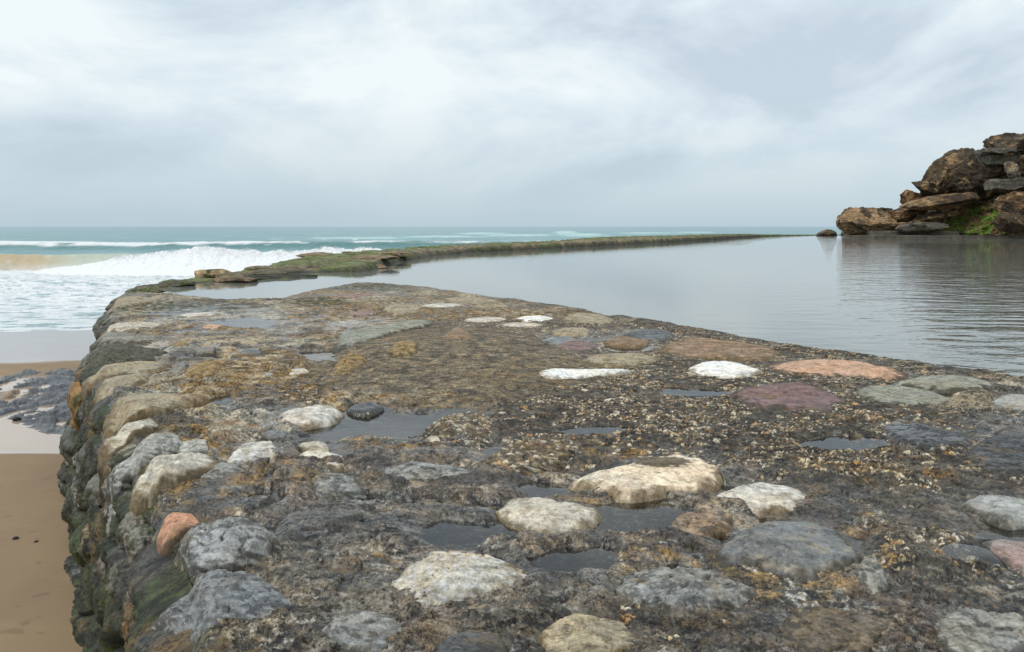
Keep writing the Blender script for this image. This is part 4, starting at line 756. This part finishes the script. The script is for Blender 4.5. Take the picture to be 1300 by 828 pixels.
zb = SEA - .3 + (np.clip(hb_, .1, 9) + .3) * prof * (.72 + .28 * bil) + .16 * fbm2(xb * 5, yb * 5, 4, 702, .7) * prof
spr = tag(mesh_obj('white_water', np.stack([xb, yb, zb], 1), grid_quads(len(tb), len(ub)), M_WHITE), kind='stuff')
tag(spr, 'burst of white water where the wave breaks left of the wall', 'spray')
# droplets
rs = np.random.RandomState(5); nD = 42000
ud = 130 + rs.rand(nD) * 370; hd = (HC - (np.interp(ud, bu[:, 0], bu[:, 1]) - HZ) / F * YB) - SEA
fac = .70 + .36 * rs.rand(nD) ** 1.5; fac *= (.88 + .16 * fbm2(ud * .06, ud * 0, 4, 711) + .08 * rs.rand(nD))
yd = YB + rs.normal(size=nD) * .7; xd = (ud - 650) / F * yd; zd = SEA + hd * fac; sz = .008 + .020 * rs.rand(nD) ** 3
tet = np.array([(1, 1, 1), (-1, -1, 1), (-1, 1, -1), (1, -1, -1)]) * .8
Pd = np.stack([xd, yd, zd], 1)[:, None] + tet[None] * sz[:, None, None]
fi = np.array([(0, 1, 2), (0, 3, 1), (0, 2, 3), (1, 3, 2)]); Fd = (np.arange(nD) * 4)[:, None, None] + fi[None]
dr = mesh_obj('sea_spray', Pd.reshape(-1, 3), None, M_WHITE, tris=Fd.reshape(-1, 3), up=None); tag(dr, 'fine spray thrown up above the breaking wave', 'spray', kind='stuff')

# ------------------------------------------------------------------ beach
print('beach')
def sand_z(x, y): return -1.45 - .25 * (y - 10) / 16.5 + .012 * (x + 8) * ss(20, 28, y) * .6
vs4 = np.concatenate([np.linspace(2600, 830, 60, endpoint=False), np.linspace(830, 398, 460), np.linspace(397, 340, 40)]); us4 = np.concatenate([np.linspace(-2500, -150, 80, endpoint=False), np.linspace(-150, 300, 330, endpoint=False), np.linspace(300, 700, 20)])
Y4 = F * (HC + 1.5) / (vs4 - HZ); U4, YY4 = np.meshgrid(us4, Y4); x4 = ((U4 - 650) / F * YY4).ravel(); y4 = YY4.ravel(); u4 = U4.ravel(); v4 = np.repeat(vs4, len(us4))
z4 = sand_z(x4, y4)
w4 = fbm2(x4 * .6, y4 * .35, 4, 801)
vreal = HZ + F * (HC - z4) / y4
shelf = ell(u4, vreal, 75, 505, 92, 42, .25, .3 * w4); shelf = np.where(vreal < 466 + (105 - u4) * .10, 0, shelf)
film = ss(574, 572, vreal + 3 * w4 * .6) * ss(476, 484, vreal)
upper = ss(463, 458, vreal + (u4 - 50) * .04 + 4 * w4)
z4 += .035 * fbm2(x4 * .25, y4 * .25, 3, 802) * .5
C4 = np.tile(alb(146, 122, 92), (len(x4), 1)); C4 = mixc(C4, .6 * ss(-.2, .4, w4), alb(132, 110, 84))
C4 = C4 * (1 + .10 * fbm2(x4 * 1.3, y4 * .8, 5, 805, .6))[:, None]
C4 = mixc(C4, .75 * film, alb(190, 170, 152)); C4 = mixc(C4, upper * .8, alb(176, 164, 156))
islands = film * ss(.12, .3, fbm2(x4 * .5, y4 * .25, 3, 803)); C4 = mixc(C4, .5 * islands, alb(168, 140, 112))
line = np.exp(-((vreal + 1.8 * w4 - 574) / 1.2) ** 2); C4 = mixc(C4, .7 * line, (.8, .8, .8))
C4 = mixc(C4, .5 * ss(.30, .45, fbm2(x4 * 6, y4 * 5, 3, 807)) * ss(585, 600, vreal), alb(110, 92, 70)); C4 = mixc(C4, .35 * ss(.1, .4, fbm2(x4 * .9, y4 * 2.2, 4, 808)) * (1 - upper), alb(168, 144, 112))
wet4 = np.clip(film * (1 - .7 * islands) + upper + .08, 0, 1)
m, t, o_ = mat_new('sand'); p = N(t, 'ShaderNodeBsdfPrincipled'); t.links.new(p.outputs[0], o_.inputs[0])
a = N(t, 'ShaderNodeAttribute', attribute_name='Col'); wv = N(t, 'ShaderNodeAttribute', attribute_name='Wet'); g = N(t, 'ShaderNodeNewGeometry')
n_ = noise_node(t, g.outputs['Position'], 220, 3); mr_ = N(t, 'ShaderNodeMapRange'); t.links.new(n_, mr_.inputs[0]); mr_.inputs[3].default_value = .75; mr_.inputs[4].default_value = 1.25
vm = N(t, 'ShaderNodeVectorMath', operation='SCALE'); t.links.new(a.outputs['Color'], vm.inputs[0]); t.links.new(mr_.outputs[0], vm.inputs[3]); t.links.new(vm.outputs[0], p.inputs['Base Color'])
rr = N(t, 'ShaderNodeMapRange'); t.links.new(wv.outputs['Fac'], rr.inputs[0]); rr.inputs[3].default_value = .8; rr.inputs[4].default_value = .07; t.links.new(rr.outputs[0], p.inputs['Roughness'])
bb = N(t, 'ShaderNodeBump'); bb.inputs['Distance'].default_value = .002; bs = N(t, 'ShaderNodeMapRange'); t.links.new(wv.outputs['Fac'], bs.inputs[0]); bs.inputs[3].default_value = .8; bs.inputs[4].default_value = .03
t.links.new(bs.outputs[0], bb.inputs['Strength']); t.links.new(noise_node(t, g.outputs['Position'], 40, 5, .7), bb.inputs['Height']); t.links.new(bb.outputs[0], p.inputs['Normal'])
M_SAND = m
tag(mesh_obj('beach_sand', np.stack([x4, y4, z4], 1), grid_quads(len(vs4), len(us4))[:, ::-1], M_SAND, None, {'Col': C4, 'Wet': wet4}), kind='structure')
# rocky ground
shz = shelf > .02
s1, s2_, sid = worley(x4 * 4.2 + .8 * w4, y4 * 2.2 + .5 * w4, 811); dms = np.sqrt(np.clip(1 - (s1 / .7) ** 2, 0, 1))
zs = z4 - .05 + shelf * (.06 + .07 * dms * (sid > .35) + .09 * fbm2(x4 * 4, y4 * 3, 4, 812))
rx, ry = x4 * .8 + y4 * .6, y4 * .8 - x4 * .6
zs += shelf * (.10 * np.abs(fbm2(rx * 1.2, ry * 4.5, 5, 816, .6)) - .045 * dms)
CS_ = np.tile(alb(86, 88, 92), (len(x4), 1)); CS_ = mixc(CS_, ss(-.1, .3, fbm2(x4 * 3, y4 * 3, 4, 813)), alb(70, 72, 76)); CS_ = mixc(CS_, .8 * ss(.22, .4, fbm2(x4 * 1.2, y4 * .8, 4, 814)), alb(150, 126, 98))
tag(mesh_obj('rocky_ground', np.stack([x4, y4, zs], 1), grid_quads(len(vs4), len(us4), keep=shz.reshape(U4.shape))[:, ::-1], M_SHELF, None, {'Col': CS_, 'Wet': np.full(len(x4), .7)}), kind='structure')
for k, (pu, pv, r_, lb) in enumerate([(21, 531, .05, 'dark pebble lying in the wet film below the rocky patch'), (20, 690, .022, 'small dark pebble on the dry sand, nearest the frame edge'), (46, 694, .014, 'tiny dark pebble on the dry sand beside the wall')]):
    yy = F * (HC + 1.45) / (pv - HZ); xx = (pu - 650) / F * yy; zz_ = float(sand_z(np.array(xx), np.array(yy)))
    tag(blob('pebble', (xx, yy, zz_ + r_ * .35), (r_ * 1.3, r_, r_ * .7), .4, 900 + k, M_STONE, (44, 40, 38), sub=3), lb, 'pebble', 'pebbles on the beach')

# ------------------------------------------------------------------ headland
print('headland')
# rocky slope behind and below the boulders
HU = [(1072, 297.5, 297), (1078, 293, 286), (1088, 288, 274), (1104, 283, 266), (1138, 280, 269), (1158, 276, 260), (1180, 268, 244), (1200, 262, 226), (1230, 256, 214), (1262, 250, 200), (1300, 246, 190), (1360, 245, 182), (1450, 240, 170), (1600, 236, 160), (1900, 230, 150)]
hu = np.array(HU, float)
uh = np.linspace(1072, 1900, 1100); Hm = np.interp(uh, hu[:, 0], hu[:, 1]); Ht = np.interp(uh, hu[:, 0], hu[:, 2])
Yw = np.interp(uh, [1060, 1120, 1200, 1300, 1500, 1900], [127, 122, 112, 104, 92, 70])       # distance of the waterline
tv = np.linspace(0, 1, 260)
UH, TV = np.meshgrid(uh, tv); HM = np.tile(Hm, (len(tv), 1)); HT = np.tile(Ht, (len(tv), 1)); YW = np.tile(Yw, (len(tv), 1))
dep = np.where(TV < .5, 5.0 * ss(0, .5, TV) ** 1.3, 5 + 14 * (TV - .5) * 2)
YH = YW + dep
zmid = HC - (HM - HZ) / F * (YW + 5); ztop = HC - (HT - HZ) / F * (YW + 19)
ZH = np.where(TV < .5, -1.0 + (zmid + 1.0) * (TV / .5) ** .8, zmid + (ztop - zmid) * ss(.5, 1, TV))
XH = (UH - 650) / F * YH
PH = np.stack([XH.ravel(), YH.ravel(), ZH.ravel()], 1)
env = ss(0, .06, TV.ravel())
n1_ = fbm3(PH, .22, 5, 950, .55); n2_ = np.abs(fbm3(PH * np.array([1, 1, 1.7]), .5, 4, 951)); 
PH[:, 1] += (-n1_ * 2.2 + n2_ * 2.6) * env; PH[:, 2] += (fbm3(PH, .4, 4, 952) * .9 - n2_ * .7) * env * np.clip((ZH.ravel() + 1.2) / 4, .1, 1)
CH = np.tile(alb(118, 95, 66), (len(PH), 1)); CH = mixc(CH, ss(-.1, .3, fbm3(PH, .3, 5, 953)), alb(88, 70, 48)); CH = mixc(CH, .8 * ss(.05, .35, fbm3(PH, .5, 5, 954)), alb(56, 48, 38)); CH = mixc(CH, .7 * ss(.15, .4, fbm3(PH, .8, 4, 955)), alb(146, 122, 88))
pu_ = UH.ravel(); vis_v = HZ + F * (HC - PH[:, 2]) / PH[:, 1]
gmm = np.clip(ell(pu_, vis_v, 1238, 285, 36, 20, .4, .6 * fbm3(PH, .5, 4, 956)) + ell(pu_, vis_v, 1262, 268, 36, 5, .4, .5 * fbm3(PH, .6, 4, 957)) + .5 * ell(pu_, vis_v, 1255, 255, 25, 8, .4, .5 * fbm3(PH, .6, 4, 958)), 0, 1)
CH = mixc(CH, .95 * gmm * ss(-.3, .1, fbm3(PH, 1.2, 3, 959)), alb(94, 124, 38)); CH = mixc(CH, ss(.5, .1, PH[:, 2]) * .85, alb(42, 38, 30))
tag(mesh_obj('headland', PH, grid_quads(len(tv), len(uh)), M_CLIFF, None, {'Col': CH, 'Wet': np.full(len(PH), .15)}, up=(0, -1, .5)), kind='structure')
BO = [  # px centre u, v, depth Y, half w px, half h px, depth half m, tilt, colour, seed, label
 (1104, 283, 117, 38, 22, 5.0, .0, (196, 162, 122), 11, 'low broad tan boulder at the seaward tip of the headland'),
 (1050, 296.5, 134, 15, 5.0, 2, .0, (120, 104, 78), 12, 'small dark rock standing alone in the water off the headland'),
 (1160, 255, 118, 18, 15, 2.2, .1, (170, 128, 84), 13, 'small rounded orange-brown boulder under the dark wedge of rock'),
 (1178, 239, 116, 19, 8, 2.0, -.3, (84, 66, 46), 14, 'dark wedge of rock jutting seaward from the foot of the largest slanting rock'),
 (1206, 224, 118, 47, 25, 3.5, .78, (104, 84, 58), 15, 'largest brown rock, slanting up to the right below the summit'),
 (1243, 228, 114, 34, 26, 3.5, .0, (78, 64, 46), 16, 'dark rounded boulder in the hollow right of the largest slanting rock'),
 (1292, 188, 116, 42, 24, 4.5, .15, (104, 90, 72), 17, 'grey-brown flat-topped mass at the summit of the headland'),
 (1250, 198, 119, 26, 13, 3.0, .35, (122, 98, 70), 18, 'tan sloping slab between the largest slanting rock and the summit'),
 (1205, 256, 112, 62, 10, 3.0, .12, (150, 116, 78), 19, 'long brown ledge rock running under the boulders'),
 (1150, 272, 116, 28, 11, 2.6, .2, (156, 122, 84), 20, 'slanting brown rock right of the tan tip boulder'),
 (1178, 279, 112, 26, 9, 2.2, .25, (112, 86, 56), 21, 'lower orange-brown rock leaning on the ledge'),
 (1172, 289, 108, 34, 7, 1.8, .05, (112, 104, 92), 22, 'grey layered rock just above the concrete apron'),
 (1284, 218, 108, 9, 13, 1.0, .35, (176, 164, 146), 23, 'pale slab of stone tipped against the headland'),
 (1300, 262, 103, 34, 20, 2.6, .0, (112, 88, 58), 24, 'brown rocky bluff above the green algae at the right'),
 (1284, 285, 101, 26, 15, 2.0, .0, (92, 74, 50), 25, 'dark brown rock at the waterline beside the green algae'),
 (1128, 293, 118, 20, 6, 2.0, .0, (170, 138, 100), 26, 'small brown rock at the foot of the tan tip boulder'),
 (1345, 215, 108, 44, 40, 5, .0, (104, 86, 62), 27, 'big brown boulder at the far right of the headland'),
 (1420, 240, 100, 55, 45, 5, .0, (104, 86, 62), 28, 'boulder beyond the right border'),
]
for (cu, cv, Yd, hw, hh, dd, tl, colr, sd_, lb) in BO:
    if cu > 1390: pass
    c0 = atY(cu, cv, Yd); k = Yd / F; colr = tuple(.80 * q_ for q_ in colr)
    o = blob('boulder', c0, (hw * k * 1.02, dd, hh * k * 1.02), 0, 2000 + sd_ * 7, M_CLIFF, colr, sub=6, planes=14, cut=.55, rough=.17, cols2=[((50, 41, 31), .02, 4.5), ((150, 124, 88), .15, 3.0)], wet_=.1, freq=1.7, tilty=-tl, strata=.03)
    tag(o, lb, 'boulder', 'boulders of the headland')
# concrete remains
m, t, o_ = mat_new('old_concrete'); p = N(t, 'ShaderNodeBsdfPrincipled'); t.links.new(p.outputs[0], o_.inputs[0]); g = N(t, 'ShaderNodeNewGeometry')
n_ = noise_node(t, g.outputs['Position'], 1.3, 8, .7); cr_ = N(t, 'ShaderNodeValToRGB'); t.links.new(n_, cr_.inputs[0]); cr_.color_ramp.elements[0].position = .35; cr_.color_ramp.elements[0].color = (.06, .052, .04, 1)
cr_.color_ramp.elements[1].position = .7; cr_.color_ramp.elements[1].color = (.20, .175, .135, 1); t.links.new(cr_.outputs[0], p.inputs['Base Color']); p.inputs['Roughness'].default_value = .9
bb = N(t, 'ShaderNodeBump'); bb.inputs['Distance'].default_value = .1; t.links.new(n_, bb.inputs['Height']); t.links.new(bb.outputs[0], p.inputs['Normal']); M_CONC = m
def slab(name, u0, u1, v0, v1, Yd, depth, seed, parent=None, amp=.45):
    b = bmesh.new(); bmesh.ops.create_cube(b, size=1); bmesh.ops.subdivide_edges(b, edges=b.edges[:], cuts=14, use_grid_fill=True)
    x0, _, z1 = atY(u0, v0, Yd); x1, _, z0 = atY(u1, v1, Yd)
    P_ = np.array([v_.co[:] for v_ in b.verts]); Q = np.column_stack([x0 + (P_[:, 0] + .5) * (x1 - x0), Yd + (P_[:, 1] + .5) * depth, z0 + (P_[:, 2] + .5) * (z1 - z0)])
    for j in range(3): Q[:, j] += amp * fbm3(Q + 11 * j, .9, 4, seed + j)
    for v_, q_ in zip(b.verts, Q): v_.co = q_ - (np.array(parent.location) if parent else 0)
    me_ = bpy.data.meshes.new(name); b.to_mesh(me_); b.free(); me_.materials.append(M_CONC); ob = bpy.data.objects.new(name, me_); COL.objects.link(ob)
    if parent: ob.parent = parent
    return ob
rt = tag(empty('concrete_ruin', atY(1273, 208, 110)), 'broken grey concrete block with an overhanging slab wedged high in the headland', 'ruin')
slab('block', 1257, 1290, 198, 209, 110.0, 3.5, 1, rt); slab('overhanging_slab', 1256, 1292, 188, 193, 109.0, 4.2, 2, rt)
tag(slab('concrete_wall', 1268, 1420, 228, 240, 103.5, 3.0, 3), 'short grey concrete wall across the headland under the pale tipped slab', 'wall')
tag(slab('concrete_apron', 1118, 1218, 293.6, 300.5, 109.0, 4.0, 4, amp=.08), 'low dark concrete apron at the waterline of the headland', 'apron')
tag(slab('pool_coping', 1085, 1500, 299.2, 303, 104.0, 2.0, 5, amp=.06), 'narrow dark coping along the far side of the pool under the rocks', 'coping')
print('built')
